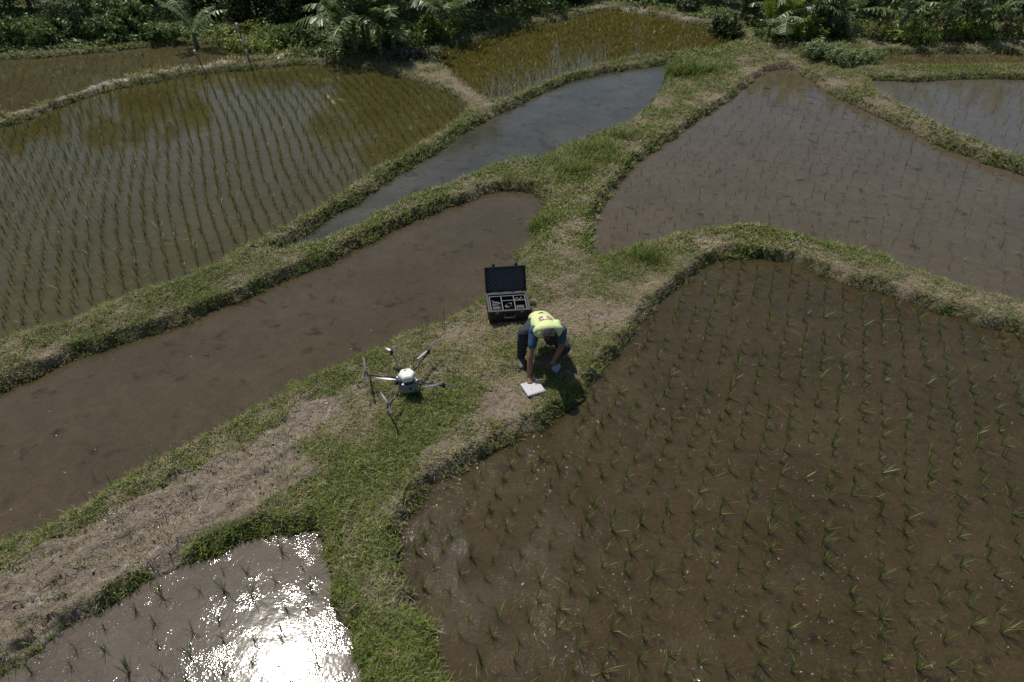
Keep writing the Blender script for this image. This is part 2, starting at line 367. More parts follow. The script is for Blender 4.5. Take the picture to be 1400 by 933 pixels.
# ------------------------------------------------------------------ water
def water_mat(name, mud_a, mud_b, patch=.5, ripple=.25, rough=.05, rel=.02, glit=0.0, gl_lo=.5, gl_hi=.66, wide=0.0, spot=(.02, .015, .01), spots=.0, sp_scale=3.0):
    m, n, b = new_mat(name)
    pos = geo_pos(n)
    big = noise(n, pos, .8, 5, .6); med = noise(n, pos, 5, 6, .7, .6); fin = noise(n, pos, 32, 4, .7)
    c = mixc(n, ramp(n, big, .35, .65), mud_a, mud_b)
    c = mixc(n, ramp(n, med, .35, .75, 0, .6), c, tuple(x * .55 for x in mud_a))
    c = mixc(n, ramp(n, fin, .45, .8, 0, .35), c, tuple(x * 1.6 for x in mud_b))
    if spots:
        s = noise(n, pos, sp_scale, 3, .6, .3)
        c = mixc(n, ramp(n, s, .66 - spots * .1, .72, 0, .75), c, spot)
    L(n, c, b.inputs['Base Color']); b.inputs['Roughness'].default_value = .8
    b.inputs['Specular IOR Level'].default_value = wide
    if wide: b.inputs['Roughness'].default_value = .42
    L(n, bump(n, math_(n, 'ADD', med, math_(n, 'MULTIPLY', fin, .4)), .7, rel), b.inputs['Normal'])
    b.inputs['Coat Weight'].default_value = 1.0; b.inputs['Coat IOR'].default_value = 1.33
    rip = math_(n, 'ADD', noise(n, pos, 6, 3, .5), math_(n, 'MULTIPLY', noise(n, pos, 26, 3, .6), .25))
    nrm = bump(n, rip, ripple, .01)
    if glit:
        g = noise(n, pos, 75, 1.5, .5); msk = ramp(n, noise(n, pos, 2.6, 5, .75), gl_lo, gl_hi)
        g = math_(n, 'MULTIPLY', math_(n, 'MULTIPLY', g, msk), glit)
        nrm = bump(n, g, 1.0, .0065, nrm)
    L(n, nrm, b.inputs['Coat Normal']); b.inputs['Coat Roughness'].default_value = rough
    return m
W = {
 'front': water_mat('brown_paddy_water', (.048, .036, .016), (.068, .051, .024), ripple=.14, rough=.05, rel=.05, glit=1.9, gl_lo=.50, gl_hi=.60, spots=.9, sp_scale=7),
 'glint': water_mat('silty_paddy_water', (.085, .068, .050), (.115, .093, .070), ripple=.20, rough=.085, rel=.03, glit=.75, gl_lo=.50, gl_hi=.85, wide=.09),
 'pond': water_mat('reddish_pond_water', (.062, .048, .027), (.082, .063, .036), ripple=.10, rough=.07, rel=.015, spots=.8, sp_scale=3.6),
 'triangle': water_mat('mauve_paddy_water', (.084, .067, .042), (.106, .084, .054), ripple=.12, rough=.08, rel=.02, spots=.7, sp_scale=4.5),
 'canal': water_mat('dark_canal_water', (.050, .050, .038), (.082, .078, .058), ripple=.16, rough=.08, rel=.03, spots=1.0, sp_scale=3.4),
 'left': water_mat('clear_paddy_water', (.058, .048, .016), (.076, .063, .023), ripple=.08, rough=.05, rel=.03, spots=.3, sp_scale=6),
 'topleft': water_mat('olive_paddy_water', (.068, .058, .027), (.086, .072, .035), ripple=.10, rough=.06, rel=.02),
 'golden': water_mat('amber_paddy_water', (.056, .045, .011), (.078, .063, .017), ripple=.12, rough=.08, rel=.03, spots=.4, sp_scale=6),
 'right': water_mat('blue_paddy_water', (.085, .075, .056), (.105, .09, .068), ripple=.14, rough=.1, rel=.01),
 'farright': water_mat('shallow_paddy_water', (.08, .062, .032), (.10, .078, .042), ripple=.1, rough=.08, rel=.01),
}
for k, f in FIELDS.items():
    p = f['poly']; nx = np.roll(p, -1, 0) - np.roll(p, 1, 0); nl = np.hypot(nx[:, 0], nx[:, 1])[:, None]
    nx = nx / nl; area = 0.5 * np.sum(p[:, 0] * np.roll(p[:, 1], -1) - p[:, 1] * np.roll(p[:, 0], -1))
    nor = np.stack([nx[:, 1], -nx[:, 0]], -1) * (1 if area > 0 else -1)
    pp = p + nor * 0.14
    bm = bmesh.new(); vs = [bm.verts.new((a, c_, f['z'])) for a, c_ in pp]
    fc = bm.faces.new(vs if area > 0 else vs[::-1]); bmesh.ops.triangulate(bm, faces=[fc])
    tag(b_obj('paddy_water', bm, W[k]), kind='structure')

# ------------------------------------------------------------------ grass on the bunds
def scatter(n, y0, y1, power=1.0):
    """random ground points within the view wedge (a little wider)"""
    yy = y0 + (y1 - y0) * RNG.random(n) ** power
    hw = 5.2 + 0.78 * (yy - 1.2)
    return (RNG.random(n) * 2 - 1) * hw, yy
def tone(n, a, b): 
    t = RNG.random((n, 1)); return np.array(a) * (1 - t) + np.array(b) * t
mGrass = leafy('grass_blade', .55, .3); mDry = leafy('dry_blade', .8, .1)

def col_grass(n, g):
    base = tone(n, (.078, .130, .018), (.26, .325, .055))
    yel = tone(n, (.24, .24, .07), (.34, .31, .12)); dry = tone(n, (.26, .215, .13), (.48, .41, .28))
    r = RNG.random(n)[:, None]
    c = np.where(r < 0.14, yel, base)
    return np.where(RNG.random(n)[:, None] > 0.22 + .78 * g[:, None], dry, c)
grass_parts, dry_parts = [], []
for (n0, y0, y1, pw, ls, ws) in ((620000, 1.6, 9.5, 1.0, 1.0, 1.0), (420000, 9.5, 20, 1.0, 1.35, 2.0), (160000, 20, 30, 1.0, 1.7, 3.6)):
    X, Y = scatter(n0, y0, y1, pw)
    h, d, near = survey(X, Y); g, br = cover(X, Y, d)
    cl = fbm(X * 7, Y * 7, 91, 3)
    keep = (d > 0.0) & (RNG.random(n0) < np.clip(.32 + 1.1 * g, 0, 1) * (1 - .86 * br)) & (RNG.random(n0) < sst(.33, .58, cl + .22 * g))
    X, Y, h, d, g, br = (a[keep] for a in (X, Y, h, d, g, br)); m = len(X)
    edge = 1 - sst(.03, .30, d)
    ln = ls * (0.030 + 0.055 * RNG.random(m) ** 2 + .06 * edge * RNG.random(m) ** 2 + .03 * g * RNG.random(m))
    hot = blobs([(815,215,.6,1),(945,95,.8,1.5),(780,240,.4,.8),(735,300,.3,.6),(880,352,.35,.7),(740,340,.3,.5),(660,410,.15,.5)], X, Y)
    ln *= 1 + 1.3 * hot
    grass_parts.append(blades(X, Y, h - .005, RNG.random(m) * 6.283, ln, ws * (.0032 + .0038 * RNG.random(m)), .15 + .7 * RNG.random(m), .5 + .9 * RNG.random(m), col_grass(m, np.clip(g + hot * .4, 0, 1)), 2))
    # flat dead straw
    n1 = n0 // 3
    X, Y = scatter(n1, y0, y1, pw); h, d, near = survey(X, Y); g, br = cover(X, Y, d)
    keep = (d > 0.04) & (RNG.random(n1) < (1.15 - .8 * g) * (1 - .96 * br)); X, Y, h = X[keep], Y[keep], h[keep]; m = len(X)
    dry_parts.append(blades(X, Y, h + .004 + .018 * RNG.random(m), RNG.random(m) * 6.283, ls * (.03 + .07 * RNG.random(m) ** 1.5), ws * (.003 + .0035 * RNG.random(m)), 1.2 + .35 * RNG.random(m), .3 * RNG.random(m),
                            tone(m, (.20, .155, .09), (.54, .47, .33)), 1))
V, l, s, c = merge(grass_parts); print('grass faces', len(s))
tag(link('grass', mesh_np('grass', V, l, s, mGrass, False, c)), 'short trampled green and yellow grass on the earth bunds', 'grass', kind='stuff')
V, l, s, c = merge(dry_parts); print('straw faces', len(s))
tag(link('straw', mesh_np('straw', V, l, s, mDry, False, c)), 'dry cut straw lying over the path and bunds', 'straw', kind='stuff')

# broad leaved weeds hugging the ground and the water edges
wp = []
for (n0, y0, y1, sc) in ((60000, 1.6, 10, 1.0), (50000, 10, 22, 1.7)):
    X, Y = scatter(n0, y0, y1); h, d, near = survey(X, Y); g, br = cover(X, Y, d)
    cl = fbm(X * 2.6, Y * 2.6, 191, 3)
    edge = 1 - sst(.05, .28, d)
    keep = (d > 0.0) & (RNG.random(n0) < sst(.45, .62, cl + .25 * (g - .5) + .08 * edge)) & (br < .5) & (RNG.random(n0) < .75)
    X, Y, h = X[keep], Y[keep], h[keep]
    X = np.repeat(X, 4); Y = np.repeat(Y, 4); h = np.repeat(h, 4); m = len(X)
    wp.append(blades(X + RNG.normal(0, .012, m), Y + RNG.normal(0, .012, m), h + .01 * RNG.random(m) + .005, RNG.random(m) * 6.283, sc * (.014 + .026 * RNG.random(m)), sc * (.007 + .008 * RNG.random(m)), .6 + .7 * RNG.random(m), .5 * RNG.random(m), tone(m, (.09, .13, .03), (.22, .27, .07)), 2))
V, l, s, c = merge(wp); print('weeds', len(s))
tag(link('weeds', mesh_np('weeds', V, l, s, mGrass, False, c)), 'low broad leaved weeds creeping along the bund edges', 'weeds', kind='stuff')

# tall thin flowering stems beside the water
X, Y = scatter(26000, 3, 24); h, d, near = survey(X, Y)
sel = blobs([(90,700,.5,1),(200,640,.4,1),(290,590,.35,1),(350,560,.35,1),(410,530,.3,1),(480,500,.35,1),(540,470,.3,1),(600,445,.3,1),(640,420,.2,.8),(0,740,.5,1),(700,340,.25,.9),(720,310,.2,.7),(690,222,.35,1),(640,240,.3,.8),(560,272,.3,.7),(780,200,.5,1.2),(830,180,.5,1.2),(940,95,.9,1.4),(960,318,.4,1),(1040,308,.4,1),(1150,340,.4,.8),(1210,352,.3,.9),(430,325,.3,.6),(1340,400,.3,.7)], X, Y)
keep = (d > -.06) & (d < .45) & (RNG.random(len(X)) < sel * .8); X, Y, h = X[keep], Y[keep], h[keep]
for px_, py_, r_, n_ in ((945, 97, .55, 1500), (925, 100, .35, 500), (820, 205, .40, 700), (785, 232, .35, 500), (850, 185, .35, 400), (735, 300, .22, 300), (880, 352, .25, 350), (830, 335, .2, 200)):
    c_ = P(px_, py_, .02); x_ = c_.x + RNG.normal(0, r_ * .55, n_); y_ = c_.y + RNG.normal(0, r_ * .4, n_); h_, d_, _n = survey(x_, y_); k_ = d_ > -.03
    X = np.concatenate([X, x_[k_]]); Y = np.concatenate([Y, y_[k_]]); h = np.concatenate([h, h_[k_]])
m = len(X)
V, l, s, c = blades(X, Y, h, RNG.random(m) * 6.283, (.10 + .16 * RNG.random(m)) * np.where(Y > 15, 1.4, 1), (.004 + .003 * RNG.random(m)) * np.where(Y > 15, 2.2, 1.2), .05 + .35 * RNG.random(m), .3 + .8 * RNG.random(m), tone(m, (.10, .16, .03), (.28, .32, .09)), 3)
#TIPS
tips = V.reshape(m, 7, 3)[:, 6]; fs = RNG.random(m) < .35; T = tips[fs]; k = len(T)
V2 = blades(T[:, 0], T[:, 1], T[:, 2] - .004, RNG.random(k) * 6.283, np.full(k, .014), np.full(k, .010), np.full(k, .9), np.zeros(k), tone(k, (.45, .42, .15), (.6, .58, .4)), 1)
V, l, s, c = merge([(V, l, s, c), V2])
tag(link('tall_grass', mesh_np('tall_grass', V, l, s, mGrass, False, c)), 'thin tall seeding stems fringing the water edges', 'grass', kind='stuff')

xs, ys, hs = [], [], []
for px_, py_ in [(150,118),(165,112),(185,106),(200,101),(215,100),(240,96),(262,93),(300,88),(325,84),(340,82),(352,81),(372,79),(10,158),(60,140)]:
    c_ = P(px_, py_, .1); n_ = 60; xs.append(c_.x + RNG.normal(0, .16, n_)); ys.append(c_.y + RNG.normal(0, .07, n_))
X = np.concatenate(xs); Y = np.concatenate(ys); h = survey(X, Y)[0]; m = len(X)
V, l, s, c = blades(X, Y, h, RNG.random(m) * 6.283, .07 + .13 * RNG.random(m), .012 + .008 * RNG.random(m), .2 + .6 * RNG.random(m), .3 + .8 * RNG.random(m), tone(m, (.20, .22, .07), (.48, .44, .22)), 3)
tag(link('dry_tufts', mesh_np('dry_tufts', V, l, s, mGrass, False, c)), 'pale yellow tufts along the narrow dirt bund in the upper left', 'grass', kind='stuff')
p = FIELDS['pond']['poly']; X, Y = scatter(2500, 2, 12); d = sdist(p, X, Y); k = (d < -.1) & (RNG.random(len(X)) < .12); X, Y = X[k], Y[k]; m = len(X)
V, l, s, c = blades(X, Y, np.full(m, -.147), RNG.random(m) * 6.283, .012 + .03 * RNG.random(m), .006 + .006 * RNG.random(m), np.full(m, 1.5), .2 * RNG.random(m), tone(m, (.12, .10, .06), (.45, .42, .25)), 2)
tag(link('floating_leaves', mesh_np('floating_leaves', V, l, s, mDry, False, c)), 'scattered tiny leaves floating on the long brown pond', 'debris', kind='stuff')

# ------------------------------------------------------------------ rice
mRice = leafy('rice_leaf', .45, .3)
def rice_cols(kind, n):
    if kind == 'gold': return tone(n, (.17, .17, .035), (.30, .28, .06))
    if kind == 'olive': return tone(n, (.11, .14, .03), (.22, .25, .06))
    if kind == 'pale': return tone(n, (.13, .13, .05), (.22, .21, .09))
    return np.where(RNG.random(n)[:, None] < .22, tone(n, (.22, .22, .09), (.32, .30, .15)), tone(n, (.075, .12, .022), (.17, .24, .05)))
def rice_geo(X, Y, Z, nb, hmin, hmax, kind, wd=.006, spread=.45, grp=True):
    k = len(X); X = np.repeat(X, nb); Y = np.repeat(Y, nb); Z = np.repeat(Z, nb)
    sc = np.repeat(.65 + .55 * RNG.random(k), nb); m = k * nb
    drop = RNG.random(m)
    tilt = np.where(drop < .92, .02 + spread * RNG.random(m), .6 + .5 * RNG.random(m))
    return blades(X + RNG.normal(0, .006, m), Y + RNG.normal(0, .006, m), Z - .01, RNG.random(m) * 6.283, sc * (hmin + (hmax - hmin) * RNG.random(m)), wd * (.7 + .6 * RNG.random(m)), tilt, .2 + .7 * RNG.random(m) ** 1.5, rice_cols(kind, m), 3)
def plant_grid(key, ang, sp_c, sp_r, jit=.03, margin=.06, drop=.05, bend=.0):
    p = FIELDS[key]['poly']; lo, hi = p.min(0), p.max(0); c0 = (lo + hi) / 2; rad = np.hypot(*(hi - lo)) / 2 + 1
    a = np.arange(-rad, rad, sp_c); b_ = np.arange(-rad, rad, sp_r); A, B = np.meshgrid(a, b_)
    B = B + ((np.arange(A.shape[1]) % 3) * sp_r * .17)[None, :]
    A = A + bend * B * B / max(rad, 1) + .06 * np.sin(B * .9) + RNG.normal(0, jit * .7, A.shape); B = B + RNG.normal(0, jit, A.shape)
    ux = np.array([math.sin(ang), math.cos(ang)]); vx = np.array([math.cos(ang), -math.sin(ang)])
    X = (c0[0] + A * vx[0] + B * ux[0]).ravel(); Y = (c0[1] + A * vx[1] + B * ux[1]).ravel()
    d = sdist(p, X, Y)
    # keep what this camera (and one a step aside) can see
    vis = (np.abs(X) < 6.2 + .80 * Y) & (Y > 1.3)
    k = (d < -margin) & vis & (RNG.random(len(X)) > drop)
    return X[k], Y[k]
near = []
rest = []
X, Y = plant_grid('front', R(22), .25, .205, .020, .08, .12, .02)
dist = np.hypot(X, Y); order = np.argsort(dist)
vis = [i for i in order if abs(X[i]) < (0.60 * (FPX / FPX)) * 0 + 750 / FPX * (Y[i] * cP + 5.8 * sP) + .15 and Y[i] > 2.6]
sel = vis[:230]; selset = set(sel); near += [(X[i], Y[i], FIELDS['front']['z'], 'g') for i in sel]
oth = np.array([i for i in range(len(X)) if i not in selset])
rest.append(rice_geo(X[oth], Y[oth], np.full(len(oth), -.15), 12, .09, .21, 'green', .0055, .22))
X2, Y2 = plant_grid('glint', R(-20), .25, .24, .04, .15, .2)
vis2 = [i for i in range(len(X2)) if abs(X2[i]) < 5.2 and Y2[i] > 2.5][:60]
near += [(X2[i], Y2[i], FIELDS['glint']['z'], 's') for i in vis2]
X, Y = plant_grid('triangle', R(30), .26, .30, .04, .2, .10); rest.append(rice_geo(X, Y, np.full(len(X), -.12), 4, .09, .17, 'pale', .0055, .35))
X, Y = plant_grid('left', R(-24), .215, .19, .022, .05, .03, .01); rest.append(rice_geo(X, Y, np.full(len(X), -.02), 8, .12, .24, 'olive', .0065, .28))
X, Y = plant_grid('topleft', R(-24), .24, .24, .05, .1, .15); rest.append(rice_geo(X, Y, np.full(len(X), .04), 5, .08, .17, 'pale', .009, .4))
X, Y = plant_grid('golden', R(-35), .22, .22, .06, .08, .08); rest.append(rice_geo(X, Y, np.full(len(X), -.02), 8, .12, .24, 'gold', .012, .45))
X, Y = plant_grid('right', R(30), .26, .30, .05, .15, .15); rest.append(rice_geo(X, Y, np.full(len(X), .02), 4, .08, .15, 'pale', .006, .4))
X, Y = plant_grid('farright', R(20), .24, .22, .07, .08, .15); rest.append(rice_geo(X, Y, np.full(len(X), .06), 6, .10, .20, 'gold', .010, .4))
V, l, s, c = merge(rest); print('rice faces', len(s))
tag(link('rice_seedlings', mesh_np('rice_seedlings', V, l, s, mRice, False, c)), 'rows of rice seedlings filling the terraced paddies behind', 'rice seedlings', kind='stuff')
variants = []
for i in range(24):
    z0 = np.zeros(1); V, l, s, c = rice_geo(z0, z0, z0, 16 + i % 7, .10, .23 if i % 3 else .26, 'green', .0042, .26)
    variants.append(mesh_np('rice_seedling', V, l, s, mRice, False, c))
for i, (x, y, z, k) in enumerate(near):
    o = link('rice_seedling', variants[(i * 5 + random.randint(0, 9)) % 24], None, (x, y, z), (0, 0, random.random() * 6.28), random.uniform(.55, 1.2))
    if k == 'g': tag(o, 'green rice seedling rising from the big brown paddy in front', 'rice seedling', 'rice seedlings in the big front paddy')
    else: tag(o, 'thin rice seedling in the small paddy with the sun glare', 'rice seedling', 'rice seedlings in the glaring corner paddy')

# wet mud clods and litter in the two near paddies
mClod = simple('wet_mud', (.075, .056, .038), .16, 0, .3, 60, 0, .6)
def clods(name, key, n, y1, size, label, area=None):
    p = FIELDS[key]['poly']; z = FIELDS[key]['z']
    X, Y = scatter(n * 6, 1.6, y1); d = sdist(p, X, Y)
    k = (d < .02) & (RNG.random(len(X)) < sst(.48, .7, fbm(X * 1.9, Y * 1.9, 303, 3)) * 1.0 + .10)
    X, Y = X[k][:n], Y[k][:n]; m = len(X)
    ring = 6; V = np.zeros((m, ring + 1, 3)); r = size * (.3 + RNG.random(m) ** 2 * 1.2); a0 = RNG.random(m) * 6.28; el = .35 + .6 * RNG.random(m)
    for i in range(ring):
        t = i / ring * 6.283; rr = r * (.7 + .6 * RNG.random(m)); cx = np.cos(t) * rr; cy = np.sin(t) * rr * el
        V[:, i, 0] = X + cx * np.cos(a0) - cy * np.sin(a0); V[:, i, 1] = Y + cx * np.sin(a0) + cy * np.cos(a0); V[:, i, 2] = z - .004
    V[:, ring, 0] = X; V[:, ring, 1] = Y; V[:, ring, 2] = z + r * (.3 + .3 * RNG.random(m))
    t = []
    for i in range(ring): t += [i, (i + 1) % ring, ring]
    loops = (np.array(t)[None] + (np.arange(m) * (ring + 1))[:, None]).ravel(); st = np.arange(m * ring) * 3
    tag(link(name, mesh_np(name, V.reshape(-1, 3), loops, st, mClod, True)), label, 'mud', kind='stuff')
clods('mud_clods', 'front', 3200, 9, .016, 'small wet mud lumps breaking the front paddy surface')
clods('mud_specks', 'glint', 6500, 5.2, .009, 'tiny wet mud lumps glittering in the corner paddy')
p = FIELDS['front']['poly']; X, Y = scatter(26000, 1.6, 11); d = sdist(p, X, Y)
k = (d < -.05) & (RNG.random(len(X)) < sst(.45, .65, fbm(X * 1.3, Y * 1.3, 404, 3)) * .30 + .03); X, Y = X[k], Y[k]; m = len(X)
V, l, s, c = blades(X, Y, np.full(m, -.147), RNG.random(m) * 6.283, .03 + .08 * RNG.random(m), .003 + .003 * RNG.random(m), np.full(m, 1.50), -.1 + .3 * RNG.random(m), tone(m, (.04, .03, .02), (.24, .20, .12)), 2)
tag(link('floating_straw', mesh_np('floating_straw', V, l, s, mDry, False, c)), 'bits of dead leaf and straw floating in the front paddy', 'debris', kind='stuff')
# clods of dry mud on the bare bund
X, Y = scatter(60000, 2.4, 9); h, d, nr = survey(X, Y); g, br = cover(X, Y, d)
k = (d > .05) & (br > .55) & (RNG.random(len(X)) < .06); X, Y, h = X[k], Y[k], h[k]
bm = bmesh.new()
for x, y, z in list(zip(X, Y, h))[:1500]:
    r = .005 + .013 * random.random() ** 3
    b_ball(bm, (x, y, z + r * .2 + .003), (r * random.uniform(.8, 1.5), r * random.uniform(.7, 1.2), r * .6), Euler((0, 0, random.random() * 6)), 1)
tag(b_obj('dry_mud_lumps', bm, simple('dry_mud', (.27, .215, .165), .75, 0, .3, 30, .004)), 'crumbled lumps of dried mud on the bare bund', 'mud', kind='stuff')

# ------------------------------------------------------------------ vegetation round the terraces
mLeafD = leafy('tree_leaf', .5, .36); mBark = simple('bark', (.13, .10, .075), .9, 0, .4, 14, .01)
mBan = leafy('banana_leaf', .38, .35); mBanStem = simple('banana_stem', (.14, .15, .06), .55, 0, .5, 9, .006)
mBanDead = leafy('dead_banana_leaf', .8, .15)
def leaf_quads(C, nrm, size, asp, col):
    """diamond leaves centred at C, facing nrm"""
    n = len(C); r = RNG.normal(size=(n, 3)); t = np.cross(nrm, r); t /= np.linalg.norm(t, axis=1)[:, None] + 1e-9
    b = np.cross(nrm, t); s = size[:, None]
    V = np.stack([C - t * s, C + b * s * asp - nrm * s * .12, C + t * s, C - b * s * asp - nrm * s * .12], 1)
    return V.reshape(-1, 3), np.arange(n * 4), np.arange(n) * 4, np.repeat(col, 4, 0)
def crown_geo(n, lumps, leaf, pal, asp=.42, clump=22, cr=.30, droop=0.0):
    """leaves in clumps set on the skin and through the body of several lumps"""
    vols = np.array([l[3] * l[4] * l[5] for l in lumps]) ** .7; pr = vols / vols.sum()
    k = max(1, n // clump); li = RNG.choice(len(lumps), k, p=pr); A = np.array(lumps)[li]
    dr = RNG.normal(size=(k, 3)); dr /= np.linalg.norm(dr, axis=1)[:, None]
    rad = (RNG.random(k) ** .35)[:, None] * (.8 + .35 * RNG.random((k, 1)))
    cc = A[:, :3] + dr * A[:, 3:6] * rad
    C = np.repeat(cc, clump, 0) + RNG.normal(size=(k * clump, 3)) * cr * (A[:, 3:6].mean(1).repeat(clump)[:, None]) * .5
    C[:, 2] = np.maximum(C[:, 2], .03)
    m = len(C); nr = RNG.normal(size=(m, 3)) * .8 + np.repeat(dr, clump, 0) * .7 + np.array([0, 0, .6]); nr /= np.linalg.norm(nr, axis=1)[:, None]
    tc = np.repeat(RNG.random((k, 1)), clump, 0) * .6 + RNG.random((m, 1)) * .4
    col = np.array(pal[0]) * (1 - tc) + np.array(pal[1]) * tc
    return leaf_quads(C, nr, leaf * (.6 + .8 * RNG.random(m)), asp, col)
DARK = ((.026, .048, .014), (.075, .115, .035)); MID = ((.075, .125, .035), (.19, .27, .08)); GREY = ((.07, .105, .045), (.16, .22, .10)); LIME = ((.15, .21, .04), (.28, .34, .06))
def at_px(px, Y, z=.2):
    return (px - 700) / FPX * (Y * cP + (CAM_H - z) * sP)
def trunk_bm(h, r, lean=(0, 0)):
    bm = bmesh.new(); p = Vector((0, 0, -.05)); rr = r
    segs = 5
    for i in range(segs):
        q_ = Vector((lean[0] * (i + 1) / segs + random.uniform(-.05, .05) * h * .3, lean[1] * (i + 1) / segs, h * (i + 1) / segs)); r2 = rr * .82
        b_cone(bm, p, q_, rr, r2, 8, True)
        if i >= 1:
            for _ in range(2):
                a = random.random() * 6.28; l = h * random.uniform(.22, .4)
                e = q_ + Vector((math.cos(a) * l, math.sin(a) * l, l * .7)); m_ = (q_ + e) / 2 + Vector((0, 0, l * .1))
                b_cone(bm, q_, m_, r2 * .55, r2 * .35, 6); b_cone(bm, m_, e, r2 * .35, r2 * .12, 5)
        p, rr = q_, r2
    return bm
def make_tree(h, wd, pal, leaf, n, low=.12, lumps=9, trunk_r=.09):
    L_ = []
    for i in range(lumps):
        t = (i + .5) / lumps; a = random.random() * 6.28; ww = wd * (.55 + .45 * math.sin(math.pi * (low + t * .8)))
        r = random.uniform(.25, .5) * ww
        L_.append((math.cos(a) * ww * .45, math.sin(a) * ww * .45, h * (low + (1 - low) * t * .93), r, r, r * .8 + .1))
    V, l, s, c = crown_geo(n, L_, leaf, pal)
    root = empty('leafy_tree', (0, 0, 0))
    link('crown', mesh_np('crown', V, l, s, mLeafD, False, c), root)
    b_obj('trunk', trunk_bm(h * .75, trunk_r), mBark, root, True)
    return root
def shrub(h, wd, pal, leaf, n, lumps=6, asp=.42, name='shrub'):
    L_ = [(random.uniform(-.45, .45) * wd, random.uniform(-.3, .3) * wd, h * random.uniform(.25, .6), wd * random.uniform(.25, .42), wd * random.uniform(.2, .35), h * random.uniform(.3, .5)) for _ in range(lumps)]
    V, l, s, c = crown_geo(n, L_, leaf, pal, asp)
    bm = bmesh.new()
    root = empty(name, (0, 0, 0))
    link('foliage', mesh_np('foliage', V, l, s, mLeafD, False, c), root)
    for _ in range(6):
        a = random.random() * 6.28; b_cone(bm, (0, 0, -.02), (math.cos(a) * wd * .3, math.sin(a) * wd * .25, h * .7), .018, .006, 5)
    b_obj('stem', bm, mBark, root, True)
    return root
protoT = [make_tree(5.4, 2.6, DARK, .085, 9000), make_tree(5.8, 2.4, MID, .075, 9000, .05), make_tree(3.0, 1.9, DARK, .075, 6500, .06), make_tree(2.7, 1.7, GREY, .07, 6500, .04), make_tree(1.6, 1.5, DARK, .065, 5000, .05, 7, .05)]
usedT = set()
def place(protos, used, k, px, Y, sc, label, group):
    p = protos[k]; o = p if k not in used else copy_tree(p); used.add(k)
    x = at_px(px, Y); o.location = (x, Y, ground_z(x, Y) - .03); o.rotation_euler = (0, 0, random.random() * 6.28); o.scale = (sc * random.uniform(.95, 1.05),) * 2 + (sc,)
    tag(o, label, 'tree', group); return o
G1 = 'trees behind the terraces'
for k, px, Y, sc, lb in [
    (0, -60, 25.5, 1.0, 'tall dark tree at the far left end of the tree line'), (1, 40, 25.5, .95, 'dark broad tree above the leafy bushes in the upper left corner'), (0, 118, 25.8, .95, 'black shaded tree left of the small pale banana plant'),
    (1, 205, 26.2, .9, 'mid green tree right behind the small pale banana plant'), (4, 300, 24.6, 1.25, 'dense bushy tree between the pale banana plant and the taller stake'),
    (4, 352, 25.0, 1.0, 'round dark bushy tree above the yellow green ground cover'), (4, 392, 24.3, .95, 'small black shaded bushy tree just left of the banana clump'), (4, 432, 25.0, 1.1, 'dark bushy tree partly hidden by the banana clump'),
    (1, 470, 27.0, 1.05, 'tall green tree rising behind the left half of the banana clump'), (0, 560, 26.5, 1.05, 'tall dark tree rising behind the right half of the banana clump'), (1, 640, 27.5, .95, 'tall dark tree behind the feathery leaved banana plants'),
    (2, 715, 27.5, 1.0, 'dark tree behind the left corner of the golden paddy'), (3, 775, 28.0, .95, 'grey green tree behind the crest of the golden paddy bund'), (2, 840, 28.2, .95, 'dark tree behind the highest point of the golden paddy'),
    (3, 900, 27.5, .9, 'grey green tree right above the bund of the golden paddy'), (2, 965, 27.0, .95, 'dark tree behind the small round bush on the golden paddy bund'), (3, 1015, 25.6, .9, 'grey leaved tree left of the bright young banana plant'),
    (2, 1075, 26.2, 1.0, 'dark tree behind the bright young banana plant'), (3, 1120, 24.6, .75, 'silvery leaved tree right of the bright young banana plant'), (2, 1180, 26.0, 1.0, 'dark tree behind the left end of the banana row'),
    (2, 1250, 26.3, 1.05, 'dark tree behind the middle of the banana row'), (3, 1320, 26.2, 1.0, 'grey green tree behind the right part of the banana row'), (2, 1385, 26.0, 1.0, 'dark tree in the upper right corner'), (2, 1450, 25.8, 1.0, 'dark tree beyond the right end of the banana row')]:
    place(protoT, usedT, k, px, Y - (1.2 if px > 1000 else -.4 if px < 340 or px > 700 else .8), sc * (.68 if px > 1000 else .85 if px > 700 else 1), lb, G1)
# the wood behind the first trees
lm = []
for i in range(60):
    x = -25 + 50 * i / 59; hh = (4.2 if x < -8.5 else 2.2 if x < -6.2 else 4.2 if x < 0 else 2.2)
    lm.append((x + random.uniform(-.4, .4), 30.5 + random.uniform(-.8, .8), hh * .5, .9, 1.0, hh * .5))
V, l, s, c = crown_geo(46000, lm, .13, DARK, .45, 20, .35)
tag(link('distant_woods', mesh_np('distant_woods', V, l, s, mLeafD, False, c)), 'dark wood closing the view behind the trees', 'woods', kind='stuff')

# low leafy ground cover between the paddies and the trees
X = RNG.random(90000) * 46 - 23; Y = 20 + RNG.random(90000) * 10
h, d, nr = survey(X, Y); k = (d > .45) & (RNG.random(len(X)) < sst(.40, .6, fbm(X * .9, Y * .9, 505, 3)) * .9 + .1)
front = blobs([(700,60,6,0)], X, Y)
py_lim = Y > 21.2
kk = k & (((X < -4) & (Y > 20.0)) | ((X > 7.5) & (Y > 21.6)) | ((X > -6) & (X < 1) & (Y > 20.8)) | ((X > -1) & (X < 9) & (Y > 24.5)))
X, Y, h = X[kk], Y[kk], h[kk]; m = len(X); hh = .08 + .38 * sst(.4, .75, fbm(X * .8, Y * .8, 66, 3)) * sst(19.8, 21.5, Y)
X = np.repeat(X, 3); Y = np.repeat(Y, 3); Z = np.repeat(h, 3) + np.repeat(hh, 3) * RNG.random(m * 3); m *= 3
nr = RNG.normal(size=(m, 3)) * .6 + np.array([0, -.1, 1.0]); nr /= np.linalg.norm(nr, axis=1)[:, None]
